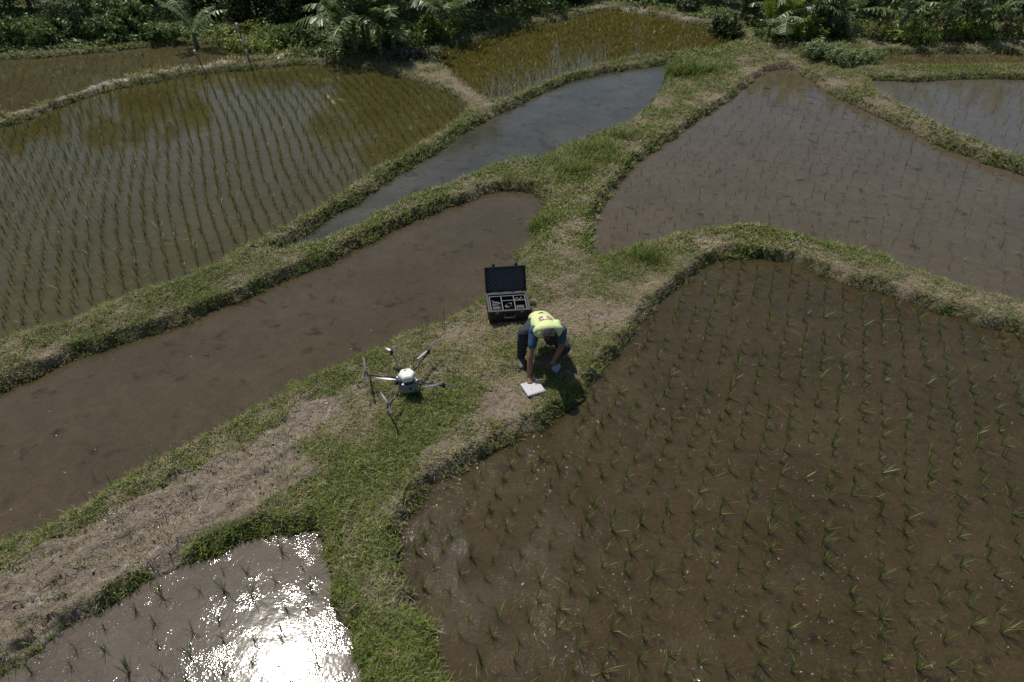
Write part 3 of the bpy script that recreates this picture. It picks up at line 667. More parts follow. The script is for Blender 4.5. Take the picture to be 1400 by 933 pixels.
yl = np.clip(blobs([(345,50,1.3,1)], X, Y), 0, 1)[:, None]; t = RNG.random((m, 1))
base = np.array((.08, .13, .035)) * (1 - t) + np.array((.20, .27, .09)) * t; lime = np.array((.12, .16, .02)) * (1 - t) + np.array((.26, .28, .04)) * t
V, l, s, c = leaf_quads(np.stack([X + RNG.normal(0, .05, m), Y + RNG.normal(0, .05, m), Z], -1), nr, .035 + .05 * RNG.random(m), .5, base * (1 - yl) + lime * yl)
tag(link('ground_cover', mesh_np('ground_cover', V, l, s, mLeafD, False, c)), 'leafy green creepers covering the ground below the trees', 'ground cover', kind='stuff')

G2 = 'bushes around the upper terraces'
def put(o, px, Y, label, sc=1.0, cat='bush', group=G2, name=None):
    x = at_px(px, Y); o.location = (x, Y, ground_z(x, Y) - .02); o.scale = (sc,) * 3; tag(o, label, cat, group)
for px, Y, hh, wd, pal, lb in [
    (10, 22.3, .75, 1.8, MID, 'leafy green bush in the far left corner above the narrow paddy'), (62, 22.5, .95, 1.5, MID, 'sunlit leafy bush second from the left corner'), (100, 23.2, 1.4, 1.1, GREY, 'taller grey green bush between the two dark hollows'),
    (145, 22.9, .9, 1.2, MID, 'bushy plant left of the pale banana plant'), (178, 23.4, 1.2, 1.3, MID, 'rounded bush with yellow tips left of the pale banana plant'), (228, 22.8, .55, 1.3, MID, 'low bush at the foot of the pale banana plant'),
    (345, 22.1, .45, 1.7, LIME, 'low yellow green bush behind the taller stake'), (405, 22.2, .6, 1.2, MID, 'green bush left of the banana clump shadow'), (598, 22.8, .9, 1.2, LIME, 'yellow green bush right of the banana clump'),
    (725, 27.0, 1.0, 1.2, MID, 'broad leaved bush behind the left shoulder of the golden paddy'), (780, 27.0, 1.0, 1.4, DARK, 'dark bush above the golden paddy bund'), (938, 25.6, .6, .75, GREY, 'small round pale bush on the golden paddy bund'),
    (1000, 23.6, .9, 1.0, DARK, 'dark bush where the golden paddy bund meets the trees'), (1095, 22.9, .8, 1.0, LIME, 'yellow green bush under the bright young banana plant'), (1140, 23.0, 1.0, 1.1, GREY, 'silvery bush left of the banana row'),
    (1330, 22.6, .7, 1.2, LIME, 'bright leaved bush at the foot of the banana row on the right'), (1230, 22.6, .45, 1.5, LIME, 'low yellow green bush at the left foot of the banana row')]:
    put(shrub(hh, wd * .9, pal, .06 if pal is not LIME else .055, int(1500 * wd * max(hh, .6)) + 500), px, Y - (0 if 700 < px < 990 else 1.1), lb)
PALE = ((.16, .22, .09), (.32, .38, .20))
o = shrub(.55, 1.1, PALE, .055, 2400, 7, .28); put(o, 1132, 19.9, 'rounded grey green bush on the bund between the triangular and the right paddies')
o = shrub(.42, .9, PALE, .05, 1700, 6, .28); put(o, 1172, 19.3, 'smaller drooping bush beside the rounded one on the bund')

# banana plants
def banana_leaf(Lf, wd, a0, bend, pal, torn=.5, seg=16):
    V, F, C = [], [], []; x = z = 0.0; a = a0; spine = []
    for i in range(seg + 1):
        spine.append((x, z, a)); a += bend / seg * (1 + i / seg); x += math.sin(a) * Lf / seg; z += math.cos(a) * Lf / seg
    def quad(ps, col):
        k = len(V); V.extend(ps); F.append((k, k + 1, k + 2, k + 3)); C.extend([col] * 4)
    for i in range(seg):
        x0, z0, a_ = spine[i]; x1, z1, _ = spine[i + 1]; t = (i + .5) / seg
        rb = .016 * (1 - t) + .004; col = tuple(v * 1.5 for v in pal[1])
        quad([(x0, -rb, z0), (x1, -rb, z1), (x1, rb, z1), (x0, rb, z0)], col)
        if t < .14: continue
        ww = wd * .5 * math.sin(math.pi * min(1, (t - .10) / .95)) ** .55
        for sgn in (-1, 1):
            for h in range(2):
                f0, f1 = h / 2, (h + 1) / 2 - .5 * torn * random.random() * .5
                xa, za = x0 + (x1 - x0) * f0, z0 + (z1 - z0) * f0; xb, zb = x0 + (x1 - x0) * f1, z0 + (z1 - z0) * f1
                dr = random.uniform(-.1, .9) * torn * ww + .12 * ww; w2 = ww * random.uniform(.85, 1.05); sw = random.uniform(-.02, .06)
                tt = random.random(); cc = tuple(pal[0][j] * (1 - tt) + pal[1][j] * tt for j in range(3))
                quad([(xa, 0, za), (xb, 0, zb), (xb + sw, sgn * w2, zb - dr), (xa + sw, sgn * w2, za - dr)], cc)
    V = np.array(V); F = np.array(F); return mesh_np('leaf', V, F.ravel(), np.arange(len(F)) * 4, mBan, False, np.array(C))
BG = ((.09, .14, .045), (.20, .27, .11)); BP = ((.16, .22, .11), (.30, .37, .22)); BY = ((.14, .20, .02), (.26, .32, .04)); BD = ((.10, .065, .035), (.22, .15, .09))
LV = {'g': [banana_leaf(1.45 * s_, .50, a, b_, BG, t) for s_, a, b_, t in ((1, .35, .8, .5), (1.1, .6, 1.0, .8), (.9, .9, .9, .7), (1, 1.1, .8, .9), (.8, .15, .4, .3))],
      'p': [banana_leaf(1.15 * s_, .36, a, b_, BP, t) for s_, a, b_, t in ((1.1, .2, .8, .9), (1.15, .45, .9, 1.0), (.9, .7, .7, 1.0))],
      'y': [banana_leaf(.95, .38, .1, .4, BY, .1), banana_leaf(1.0, .42, .3, .5, BY, .15)],
      'd': [banana_leaf(1.0, .25, 2.3, .5, BD, 1.2), banana_leaf(.8, .2, 2.6, .3, BD, 1.2)]}
def banana(px, Y, h, kinds, label, nl=8, lean=(0, 0), r=.075, sc=1.0, face=None):
    x = at_px(px, Y); root = empty('banana_plant', (x, Y, ground_z(x, Y) - .03), 0)
    bm = bmesh.new(); p = Vector((0, 0, 0)); k = 6
    for i in range(k):
        q_ = Vector((lean[0] * ((i + 1) / k) ** 1.3, lean[1] * ((i + 1) / k) ** 1.3, h * (i + 1) / k)); b_cone(bm, p, q_, r * (1 - .08 * i), r * (1 - .08 * (i + 1)), 9); p = q_
    b_obj('trunk', bm, mBanStem, root, True)
    a0 = random.random() * 6.28
    for i in range(nl):
        kd = kinds[i % len(kinds)]; me_ = random.choice(LV[kd]); a = a0 + i * 2.4 if face is None else face[i % len(face)]
        link('leaf', me_, root, p - Vector((0, 0, .04 * (i % 3) + (.3 if kd == 'd' else 0))), (random.uniform(-.15, .15), random.uniform(-.12, .12), a), sc * random.uniform(.85, 1.1))
    tag(root, label, 'banana plant', 'banana plants'); return root
banana(267, 21.2, .50, 'ppp', 'small pale feathery banana plant alone above the narrow left paddy', 6, sc=1.0, r=.09, face=[R(190), R(-20), R(150), R(60), R(230), R(20)])
for px, Y, h, nl, lb in [(470, 20.9, .62, 9, 'leftmost banana plant of the big clump by the paddy corner'), (487, 20.4, .80, 9, 'second banana plant from the left in the big clump'), (505, 20.7, 1.05, 10, 'tallest middle banana plant of the big clump'),
                        (520, 20.3, .75, 9, 'front banana plant in the big clump, right of its middle'), (538, 20.8, .95, 9, 'rightmost tall banana plant of the big clump'), (497, 21.4, 1.5, 9, 'rear banana plant of the big clump'), (528, 21.6, 1.7, 9, 'rear right banana plant of the big clump')]:
    banana(px, Y, h, 'ggg', lb, nl, r=.08)
for px, Y, h, kd, lb, lean in [
    (618, 22.9, .6, 'pg', 'young banana plant with feathery low leaves right of the big clump', (0, 0)), (645, 24.0, .9, 'ppg', 'banana plant with pale torn leaf hanging over the left paddy corner', (0, 0)), (672, 24.8, .9, 'gp', 'banana plant just behind the left corner of the golden paddy', (.1, 0)),
    (700, 26.2, .9, 'ppg', 'pale leaved banana plant over the golden paddy bund', (0, 0)), (742, 27.2, .9, 'g', 'shaded banana plant behind the golden paddy bund', (0, 0)),
    (1050, 23.0, .55, 'ypg', 'bright yellow green young banana plant above the dirt hump', (0, 0)), (1072, 23.3, .7, 'yg', 'young banana plant with upright bright leaf beside the dirt hump', (0, 0)), (1105, 23.4, 1.1, 'ppg', 'banana plant with arching grey leaves over the bund', (0, 0)),
    (1155, 23.3, .9, 'gd', 'first banana plant of the right hand row', (.2, 0)), (1195, 23.0, 1.3, 'gdd', 'leaning banana plant with brown hanging leaves, second in the row', (.3, 0)), (1222, 23.2, 1.2, 'gd', 'leaning banana plant third in the right hand row', (.45, 0)),
    (1256, 22.8, 1.5, 'gd', 'pale stemmed banana plant leaning right in the middle of the row', (.75, .1)), (1290, 23.5, .9, 'g', 'shaded banana plant behind the pale leaning stem', (.1, 0)), (1318, 23.1, .8, 'gdp', 'banana plant with silver lit leaves right of the row middle', (-.1, 0)),
    (1345, 22.9, .7, 'pg', 'shorter silver leaved banana plant near the right corner', (0, 0)), (1372, 23.2, 1.1, 'gdy', 'banana plant with one yellow leaf near the right corner', (.1, 0)), (1400, 23.0, 1.6, 'gd', 'last banana plant in view at the right edge', (0, 0)), (1440, 23.2, 1.8, 'gd', 'banana plant just beyond the right edge of the row', (0, 0))]:
    banana(px, Y - (1.0 if px > 1000 else .6), h * (.8 if px > 1000 else 1), kd, lb, 8, lean)

# stakes, soil heap, dirt hump
mStake = simple('weathered_stake', (.22, .17, .12), .85, 0, .4, 20, .004); mTop = simple('pale_stake_tip', (.62, .6, .56), .7, 0, .2, 20)
for px, py, h, lb in [(281, 91, .70, 'thin brown stake with a pale tip, left of the two stakes'), (343, 83, 1.15, 'taller pale patched stake with a forked foot, right of the two stakes')]:
    g0 = P(px, py, .22); z = ground_z(g0.x, g0.y); root = empty('stake', (g0.x, g0.y, z), 0)
    bm = bmesh.new(); tx = -.18 if h < .8 else -.16
    b_cone(bm, (0, 0, -.1), (tx * .55, 0, h * .5), .026, .022, 7); b_cone(bm, (tx * .55, 0, h * .5), (tx, 0, h), .022, .018, 7)
    if h > .8: b_cone(bm, (.12, 0, 0), (tx * .45, 0, h * .45), .009, .009, 6)
    b_obj('pole', bm, mStake, root, True)
    bm = bmesh.new(); b_cone(bm, (tx * .93, 0, h * .9), (tx * 1.02, 0, h * 1.03), .034, .030, 7)
    if h > .8: b_cone(bm, (tx * .62, 0, h * .55), (tx * .75, 0, h * .68), .031, .030, 7); b_cone(bm, (tx * .4, 0, h * .36), (tx * .5, 0, h * .45), .03, .03, 7)
    b_obj('tip', bm, mTop, root, True); tag(root, lb, 'stake')
bm = bmesh.new(); g0 = P(556, 72, .22)
for i in range(70):
    a = random.random() * 6.28; rr = random.random() ** .6; x = math.cos(a) * rr * .55; y = math.sin(a) * rr * .35
    b_ball(bm, (x, y, .32 * (1 - rr * rr) * random.uniform(.6, 1)), (random.uniform(.04, .12), random.uniform(.04, .1), random.uniform(.03, .06)), Euler((random.random(), random.random(), random.random() * 6)), 1)
tag(b_obj('soil_heap', bm, simple('dark_mulch', (.07, .06, .045), .9, 0, .5, 20, .01), None, False, (g0.x, g0.y, ground_z(g0.x, g0.y) - .03)), 'dark heap of soil and cut stems beside the banana clump', 'heap')

# ------------------------------------------------------------------ person, case, drone, panel
def frame(fwd, up):
    """rotation whose z is fwd and whose x is roughly fwd x up"""
    z = Vector(fwd).normalized(); x = z.cross(Vector(up)).normalized(); y = z.cross(x)
    return Matrix((x, y, z)).transposed().to_euler()
def remesh(o, vox, sm=4):
    m_ = o.modifiers.new('remesh', 'REMESH'); m_.mode = 'VOXEL'; m_.voxel_size = vox; m_.use_smooth_shade = True
    s_ = o.modifiers.new('smooth', 'SMOOTH'); s_.iterations = sm; s_.factor = .5
    return o
skin = simple('skin', (.27, .145, .085), .5, 0, .12, 25, .001)
hairm = simple('black_hair', (.012, .011, .011), .8, 0, .5, 90, .004)
blue = simple('blue_shirt', (.035, .085, .16), .85, 0, .25, 30, .003); navy = simple('dark_trousers', (.022, .028, .04), .8, 0, .3, 25, .004)
vestm = simple('hi_vis_vest', (.66, .74, .34), .7, 0, .06, 14, .004); shoem = simple('grey_shoe', (.10, .10, .105), .7, 0, .3, 30, .002); solem = simple('pale_sole', (.4, .4, .38), .8)
gz = ground_z(.4, 6.6)
root = empty('person', (.40, 6.75, gz)); tag(root, 'man crouching in a yellow vest, reaching down to the white panel', 'person')
O = Vector((.40, 6.75, 0.0))
def Q(x, y, z): return Vector((x, y, z)) - O
pel, neck = Q(.378, 7.01, .48), Q(.44, 6.56, .655)
hipR, hipL = Q(.28, 6.96, .42), Q(.47, 6.98, .42)
kneR, kneL = Q(.150, 6.70, .50), Q(.655, 6.68, .29)
ankR, ankL = Q(.115, 6.76, .10), Q(.60, 7.02, .12)
shR, shL = Q(.272, 6.57, .63), Q(.600, 6.57, .63)
elR, wrR = Q(.225, 6.43, .36), Q(.213, 6.335, .125)
elL, wrL = Q(.61, 6.60, .37), Q(.52, 6.54, .205)
hc = Q(.455, 6.425, .655)
crown_d, face_d = Vector((.02, -.86, .50)).normalized(), Vector((.0, -.50, -.86)).normalized()
side_d = crown_d.cross(face_d).normalized()
HM = Matrix((side_d, face_d, crown_d)).transposed()
def hp(x, y, z): return hc + HM @ Vector((x, y, z))
def hand(bm, wr, d, nrm, side, curl, spread=.16):
    """palm, four unequal bent fingers, thumb from the side near the palm's base; nrm points out of the back of the hand"""
    d = Vector(d).normalized(); nrm = Vector(nrm); nrm = (nrm - d * nrm.dot(d)).normalized(); s_ = d.cross(nrm).normalized() * side
    for t, wd_ in ((.0, .022), (.035, .030), (.07, .034)):
        b_ball(bm, wr + d * (.012 + t), (wd_, .026, .015), Matrix((s_, d, nrm)).transposed().to_euler())
    for i, ln in enumerate((.070, .078, .073, .058)):
        off = (-.0265 + .0178 * i); p = wr + d * .088 + s_ * off; dd = (d + s_ * off * spread * 12 * .5).normalized(); r = .0088 - .0007 * (i == 3)
        a = curl * (.7 + .12 * i)
        for j, fr in enumerate((.45, .31, .24)):
            ang = a * (j + .6); v_ = dd * math.cos(ang) - nrm * math.sin(ang); q_ = p + v_ * ln * fr
            b_cap(bm, p, q_, r * (1 - .1 * j), r * (1 - .1 * (j + 1)), 10); p = q_
    p = wr + d * .022 - s_ * .024 - nrm * .004; dd = (d * .7 - s_ * .62 - nrm * .35).normalized()
    for j, ln in enumerate((.038, .030, .024)):
        q_ = p + dd * ln; b_cap(bm, p, q_, .0115 - .001 * j, .0105 - .001 * j, 10); p = q_; dd = (dd + d * .25 + s_ * .25 - nrm * .15).normalized()
bm = bmesh.new()
b_ball(bm, hp(0, 0, .012), (.075, .095, .100), HM.to_euler(), 3)          # skull
b_ball(bm, hp(0, .030, -.045), (.056, .062, .070), HM.to_euler(), 3)      # jaw
b_ball(bm, hp(0, .074, -.095), (.020, .018, .015), HM.to_euler())         # chin
b_cap(bm, hp(0, .088, .005), hp(0, .108, -.030), .009, .0145)             # nose
b_cap(bm, hp(-.035, .084, .018), hp(.035, .084, .018), .011, .011)        # brow
for s_ in (-1, 1):
    b_ball(bm, hp(s_ * .077, -.004, -.012), (.009, .020, .031), HM.to_euler()); b_ball(bm, hp(s_ * .036, .070, -.030), .020)
b_cap(bm, hp(-.020, .090, -.060), hp(.020, .090, -.060), .0075, .0075); b_cap(bm, hp(-.016, .088, -.071), hp(.016, .088, -.071), .0075, .0075)
b_cap(bm, hp(0, -.030, -.06), neck + Vector((0, .02, -.01)), .054, .062)
b_cap(bm, neck + Vector((0, .06, -.04)), pel, .085, .075)
b_cap(bm, shR * .85 + shL * .15, shL * .85 + shR * .15, .045, .045)
for sh_, el, wr, k in ((shR, elR, wrR, 1), (shL, elL, wrL, -1)):
    b_cap(bm, sh_ * .8 + el * .2, el, .044, .038); b_cap(bm, el, (el * .62 + wr * .38), .039, .036); b_cap(bm, (el * .62 + wr * .38), wr, .036, .0255)
for hip, kn, an in ((hipR, kneR, ankR), (hipL, kneL, ankL)):
    b_cap(bm, hip, kn, .075, .050); b_cap(bm, kn, an, .048, .034)
tgt = Q(.222, 6.215, .045)
hand(bm, wrR, (tgt - wrR), Vector((.0, -.75, .55)), 1, .42)
hand(bm, wrL, Vector((.05, -.28, -.9)), Vector((.2, -1, .1)), -1, .55)
remesh(b_obj('body', bm, skin, root, True), .0045, 5)
# eyes and brows on the face
bm = bmesh.new()
for s_ in (-1, 1): b_ball(bm, hp(s_ * .031, .083, .0), .0105)
b_obj('eye', bm, simple('eye_dark', (.03, .02, .015), .2), root, True)
bm = bmesh.new()
b_ball(bm, hp(0, -.018, .028), (.084, .092, .092), HM.to_euler(), 3); b_ball(bm, hp(0, -.052, -.022), (.068, .052, .064), HM.to_euler(), 3); b_ball(bm, hp(0, .045, .062), (.060, .045, .042), HM.to_euler(), 3)
for i in range(90):
    a = random.random() * 6.28; e = random.random() * 1.4; v_ = Vector((math.cos(a) * math.cos(e) * .082, math.sin(a) * math.cos(e) * .092 - .018, math.sin(e) * .09 + .030)); b_ball(bm, hp(*v_), random.uniform(.009, .016), None, 1)
remesh(b_obj('hair', bm, hairm, root, True), .0045, 1)
# torso axes
sp = (neck - pel).normalized(); rt = (shL - shR).normalized(); rt = (rt - sp * rt.dot(sp)).normalized(); bn = rt.cross(sp).normalized()
if bn.z < 0: bn = -bn
TM = Matrix((rt, sp, bn)).transposed()
def tp(x, y, z): return pel + TM @ Vector((x, y, z))
TL = (neck - pel).length
def torso(bm, g, y0=0.0, y1=1.0, wide=1.0):
    for i in range(9):
        t = y0 + (y1 - y0) * i / 8; wx = (.145 + .035 * t) * wide; tz = .108 + .016 * math.sin(t * 3)
        b_ball(bm, tp(0, TL * t, -.01), (wx + g, .085, tz + g), TM.to_euler(), 3)
bm = bmesh.new(); torso(bm, .0, -.08, .96)
for sh_, el in ((shR, elR), (shL, elL)):
    b_cap(bm, sh_ + bn * .0 + Vector((0, .03, 0)), sh_ * .45 + el * .55, .068, .056); b_ball(bm, sh_ + Vector((0, .02, .0)), .072)
remesh(b_obj('shirt', bm, blue, root, True), .007, 3)
bm = bmesh.new(); torso(bm, .020, -.30, .99, .98)
for s_ in (-1, 1): b_cap(bm, tp(s_ * .115, TL * .80, .045), tp(s_ * .10, TL * 1.06, -.01), .066, .060)
vest = remesh(b_obj('vest', bm, vestm, root, True), .006, 3)
tex = bpy.data.textures.new('cloth_folds', 'CLOUDS'); tex.noise_scale = .09; tex.noise_depth = 2
for o_ in (vest,):
    dm = o_.modifiers.new('folds', 'DISPLACE'); dm.texture = tex; dm.strength = .010; dm.mid_level = .5
bm = bmesh.new()
for hip, kn, an, kk in ((hipR, kneR, ankR, 0), (hipL, kneL, ankL, 1)):
    b_cap(bm, hip, kn, .112, .080); b_cap(bm, kn, an, .082, .056); b_ball(bm, kn, .084)
b_cap(bm, hipR, hipL, .125, .125); b_cap(bm, pel, pel - sp * .03, .098, .098)
tr = remesh(b_obj('trousers', bm, navy, root, True), .007, 3)
dm = tr.modifiers.new('folds', 'DISPLACE'); dm.texture = tex; dm.strength = .02; dm.mid_level = .5
for an, dr in ((ankR, Vector((.03, -1, 0))), (ankL, Vector((.05, -.9, -.2)))):
    bm = bmesh.new(); base = Vector((an.x, an.y, .045)); dr = Vector((dr.x, dr.y, 0)).normalized()
    b_cap(bm, base - dr * .05, base + dr * .04, .043, .043); b_cap(bm, base + dr * .04, base + dr * .16 - Vector((0, 0, .008)), .044, .034); b_cap(bm, Vector((an.x, an.y, .05)), Vector((an.x, an.y, .10)), .045, .045)
    sh_o = remesh(b_obj('shoe', bm, shoem, root, True), .006, 2)
    bm = bmesh.new(); b_cap(bm, base - dr * .055 - Vector((0, 0, .03)), base + dr * .165 - Vector((0, 0, .03)), .040, .036)
    bmesh.ops.scale(bm, vec=(1, 1, .35), space=Matrix.Translation((0, 0, -.012)), verts=bm.verts); b_obj('sole', bm, solem, sh_o, True)
bm = bmesh.new(); b_cone(bm, wrR + (elR - wrR) * .04, wrR + (elR - wrR) * .10, .030, .031, 16); b_obj('wristband', bm, simple('brown_wristband', (.12, .03, .02), .6), root, True)
# the print on the back of the vest
eW, eH, nx_, ny_ = .18, .19, 36, 24
Ve = np.array([((i / nx_ - .5) * eW, (j / ny_ - .5) * eH, 0) for j in range(ny_ + 1) for i in range(nx_ + 1)])
em_m = [simple('print_orange', (.50, .17, .07), .6), simple('print_blue', (.10, .13, .20), .6), simple('print_white', (.8, .78, .7), .6), simple('print_yellow', (.85, .55, .08), .6)]
me_ = bpy.data.meshes.new('emblem'); fs, mi = [], []
for j in range(ny_):
    for i in range(nx_):
        x = (i + .5) / nx_ * 2 - 1; y = (j + .5) / ny_ * 2 - 1
        lim = 1 - .16 * (y + 1) / 2; arch = y < .96 - .45 * x * x
        if abs(x) > lim or not arch: continue
        k = 1 if y > -.45 else 0
        if y > .86 - .45 * x * x or abs(x) > lim - .09: k = 0
        if abs(x) < .30 and -.7 < y < .72: k = 2 if abs(x) > .13 or y > .45 else 3
        if .36 < abs(x) < .74 and -.30 < y < .10: k = 2 if (i // 2) % 2 else 0
        a_ = j * (nx_ + 1) + i; fs.append((a_, a_ + 1, a_ + nx_ + 2, a_ + nx_ + 1)); mi.append(k)
me_.from_pydata([tuple(v_) for v_ in Ve], [], fs)
for m_ in em_m: me_.materials.append(m_)
me_.polygons.foreach_set('material_index', mi)
em = link('emblem', me_, vest); ER = Matrix((-rt, -sp, bn)).transposed()
ER = Matrix((rt, -sp, -(rt.cross(sp)))).transposed()
em.location = tp(-.005, TL * .60, .24); em.rotation_euler = ER.to_euler()
sw_ = em.modifiers.new('fit', 'SHRINKWRAP'); sw_.target = vest; sw_.wrap_method = 'PROJECT'; sw_.use_project_z = True; sw_.use_negative_direction = True; sw_.use_positive_direction = True; sw_.offset = .003

# folded pale cloth in the lowered hand
bm = bmesh.new(); c0 = Q(.555, 6.49, .10) + O
for i in range(5): b_ball(bm, c0 + Vector((random.uniform(-.03, .03), random.uniform(-.02, .02), -.012 * i + .02)), (.034, .012, .045), Euler((random.uniform(-.3, .3), random.uniform(-.4, .4), random.uniform(-.4, .4))))
cl = remesh(b_obj('cloth', bm, simple('pale_blue_cloth', (.28, .33, .45), .8, 0, .15, 30, .003)), .005, 3); tag(cl, 'crumpled pale blue cloth held in the lowered hand of the crouching man', 'cloth')

# white panel on the grass
cs = [P(712, 525, .03), P(736, 519, .03), P(745.5, 537, .03), P(721, 545, .03)]
cc_ = sum(cs, Vector()) / 4; ax = ((cs[1] - cs[0]) + (cs[2] - cs[3])).normalized(); rz_ = math.atan2(ax.y, ax.x); sx_ = .235; gzz = ground_z(cc_.x, cc_.y) + .012
pan = empty('white_panel', (cc_.x, cc_.y, gzz), rz_); tag(pan, 'square white panel lying on the grass under the man\'s hand', 'panel')
wpm = simple('white_plastic', (.50, .49, .50), .5, 0, .04, 20)
bm = bmesh.new(); b_box(bm, (0, 0, .012), (sx_, sx_, .022), None, .006); b_obj('plate', bm, wpm, pan, True)
bm = bmesh.new(); b_box(bm, (0, 0, .0245), (sx_ - .03, sx_ - .03, .003), None, .001); b_obj('cover', bm, simple('white_cover', (.55, .54, .56), .5, 0, .03, 20), pan)
bm = bmesh.new(); b_box(bm, (.055, .03, .0268), (.022, .014, .002), Euler((0, 0, .5))); b_obj('mark', bm, simple('blue_mark', (.15, .22, .4), .5), pan)

# open equipment case
cz = ground_z(-.06, 7.75); case = empty('equipment_case', (-.055, 7.80, cz - .01), R(6.5)); tag(case, 'open black hard case with foam dividers on the path edge', 'case')
blk = simple('black_case_plastic', (.016, .017, .019), .42, 0, .3, 60, .002); foam = simple('black_foam', (.012, .012, .013), .95, 0, .3, 80, .003); grey = simple('grey_trim', (.16, .165, .18), .6, 0, .2, 40); met = simple('dull_metal', (.45, .45, .46), .35, 1.0, .15, 30)
w_, d_, h_ = .58, .44, .205; t_ = .018
bm = bmesh.new(); b_box(bm, (0, 0, .012), (w_ - .03, d_ - .03, .024))
for x in (-1, 1): b_box(bm, (x * (w_ / 2 - t_ / 2 - .006), 0, h_ / 2), (t_, d_ - .03, h_ - .01), None, .004)
for y in (-1, 1): b_box(bm, (0, y * (d_ / 2 - t_ / 2 - .006), h_ / 2), (w_ - .015, t_ + .001, h_ - .013), None, .004)
for x in (-.24, -.08, .08, .24): b_box(bm, (x, -d_ / 2 + .003, h_ / 2 - .02), (.022, .012, h_ * .7), None, .003)
for y in (-.12, .0, .12):
    for x in (-1, 1): b_box(bm, (x * (w_ / 2 - .003), y, h_ / 2 - .02), (.012, .022, h_ * .7), None, .003)
b_obj('shell', bm, blk, case)
bm = bmesh.new()
for x in (-1, 1): b_box(bm, (x * (w_ / 2 - .014), 0, h_ + .004), (.034, d_ + .004, .022), None, .006)
for y in (-1, 1): b_box(bm, (0, y * (d_ / 2 - .014), h_ + .0035), (w_ + .004, .034, .0205), None, .006)
b_obj('rim', bm, simple('worn_black_rim', (.045, .047, .052), .45, 0, .3, 50), case)
bm = bmesh.new(); iw, id_ = w_ - .085, d_ - .10
b_box(bm, (0, 0, .03), (iw + .03, id_ + .03, .02)); b_obj('foam_base', bm, foam, case)
def divider(x0, y0, x1, y1):
    bm = bmesh.new(); th = .012; b_box(bm, ((x0 + x1) / 2, (y0 + y1) / 2, .115), (abs(x1 - x0) + th, abs(y1 - y0) + th, .16), None, .003); o_ = b_obj('divider', bm, foam, case)
    bm = bmesh.new(); b_box(bm, ((x0 + x1) / 2, (y0 + y1) / 2, .1975), (abs(x1 - x0) + th * .9, abs(y1 - y0) + th * .9, .004)); b_obj('edging', bm, grey, o_)
a_, b2 = iw / 2, id_ / 2
for ln in ((-a_, -b2, -a_, b2 - .013), (a_, -b2, a_, b2 - .013), (-a_ + .013, -b2, a_ - .013, -b2), (-a_, b2, a_, b2), (-.085, -b2 + .013, -.085, b2 - .013), (.09, -b2 + .013, .09, b2 - .013), (-.072, .055, .077, .055), (.103, .045, a_ - .013, .045)): divider(*ln)
lid = empty('lid', (0, d_ / 2 + .004, h_ + .018)); lid.parent = case; lid.rotation_euler = (R(-28), 0, 0)
# lid stands up: x across, z up its length, inside faces -y
lh, lt = .365, .085
bm = bmesh.new(); b_box(bm, (0, lt - .007, lh / 2), (w_ - .012, .014, lh - .012), None, .006)
for x in (-1, 1): b_box(bm, (x * (w_ / 2 - .010), lt / 2, lh / 2), (.020, lt, lh), None, .007)
for z in (.010, lh - .010): b_box(bm, (0, lt / 2, z), (w_ - .02, lt - .002, .020), None, .007)
b_obj('lid_shell', bm, blk, lid)
bm = bmesh.new(); b_box(bm, (0, lt - .030, lh / 2), (w_ - .045, .03, lh - .045))
nxx, nzz = 16, 10
for i in range(nxx):
    for j in range(nzz):
        if (i + j) % 2 == 0:
            x = (i + .5) / nxx * (w_ - .06) - (w_ - .06) / 2; z = .03 + (j + .5) / nzz * (lh - .06)
            b_cone(bm, (x, lt - .046, z), (x, lt - .066, z), .027, .008, 8)
b_obj('egg_crate_foam', bm, simple('lid_foam', (.085, .088, .095), .9, 0, .3, 80), lid)
for x in (-.16, .16):
    bm = bmesh.new(); b_box(bm, (x, lt * .35, lh + .012), (.045, .028, .04), None, .006); b_box(bm, (x, lt * .35 - .016, lh + .03), (.035, .012, .02), None, .003); b_obj('latch', bm, blk, lid)
for x in (-.17, 0, .17):
    bm = bmesh.new(); b_cone(bm, (x - .05, d_ / 2 + .006, h_ + .012), (x + .05, d_ / 2 + .006, h_ + .012), .009, .009, 10); b_obj('hinge', bm, grey, case)
for x in (-.17, .17):
    bm = bmesh.new(); b_box(bm, (x, -d_ / 2 - .004, h_ - .012), (.044, .012, .018), None, .003); b_obj('catch', bm, simple('pale_catch', (.33, .34, .36), .4), case)
bm = bmesh.new()
for x in (-.07, .07): b_cone(bm, (x, -d_ / 2 - .002, h_ - .05), (x, -d_ / 2 - .035, h_ - .075), .008, .008, 8)
b_cone(bm, (-.075, -d_ / 2 - .036, h_ - .076), (.075, -d_ / 2 - .036, h_ - .076), .011, .011, 10); b_obj('handle', bm, grey, case, True)
for x in (-.25, .25):
    bm = bmesh.new(); b_cone(bm, (x - .015, d_ / 2 - .02, .03), (x + .015, d_ / 2 - .02, .03), .03, .03, 16); b_obj('wheel', bm, blk, case, True)
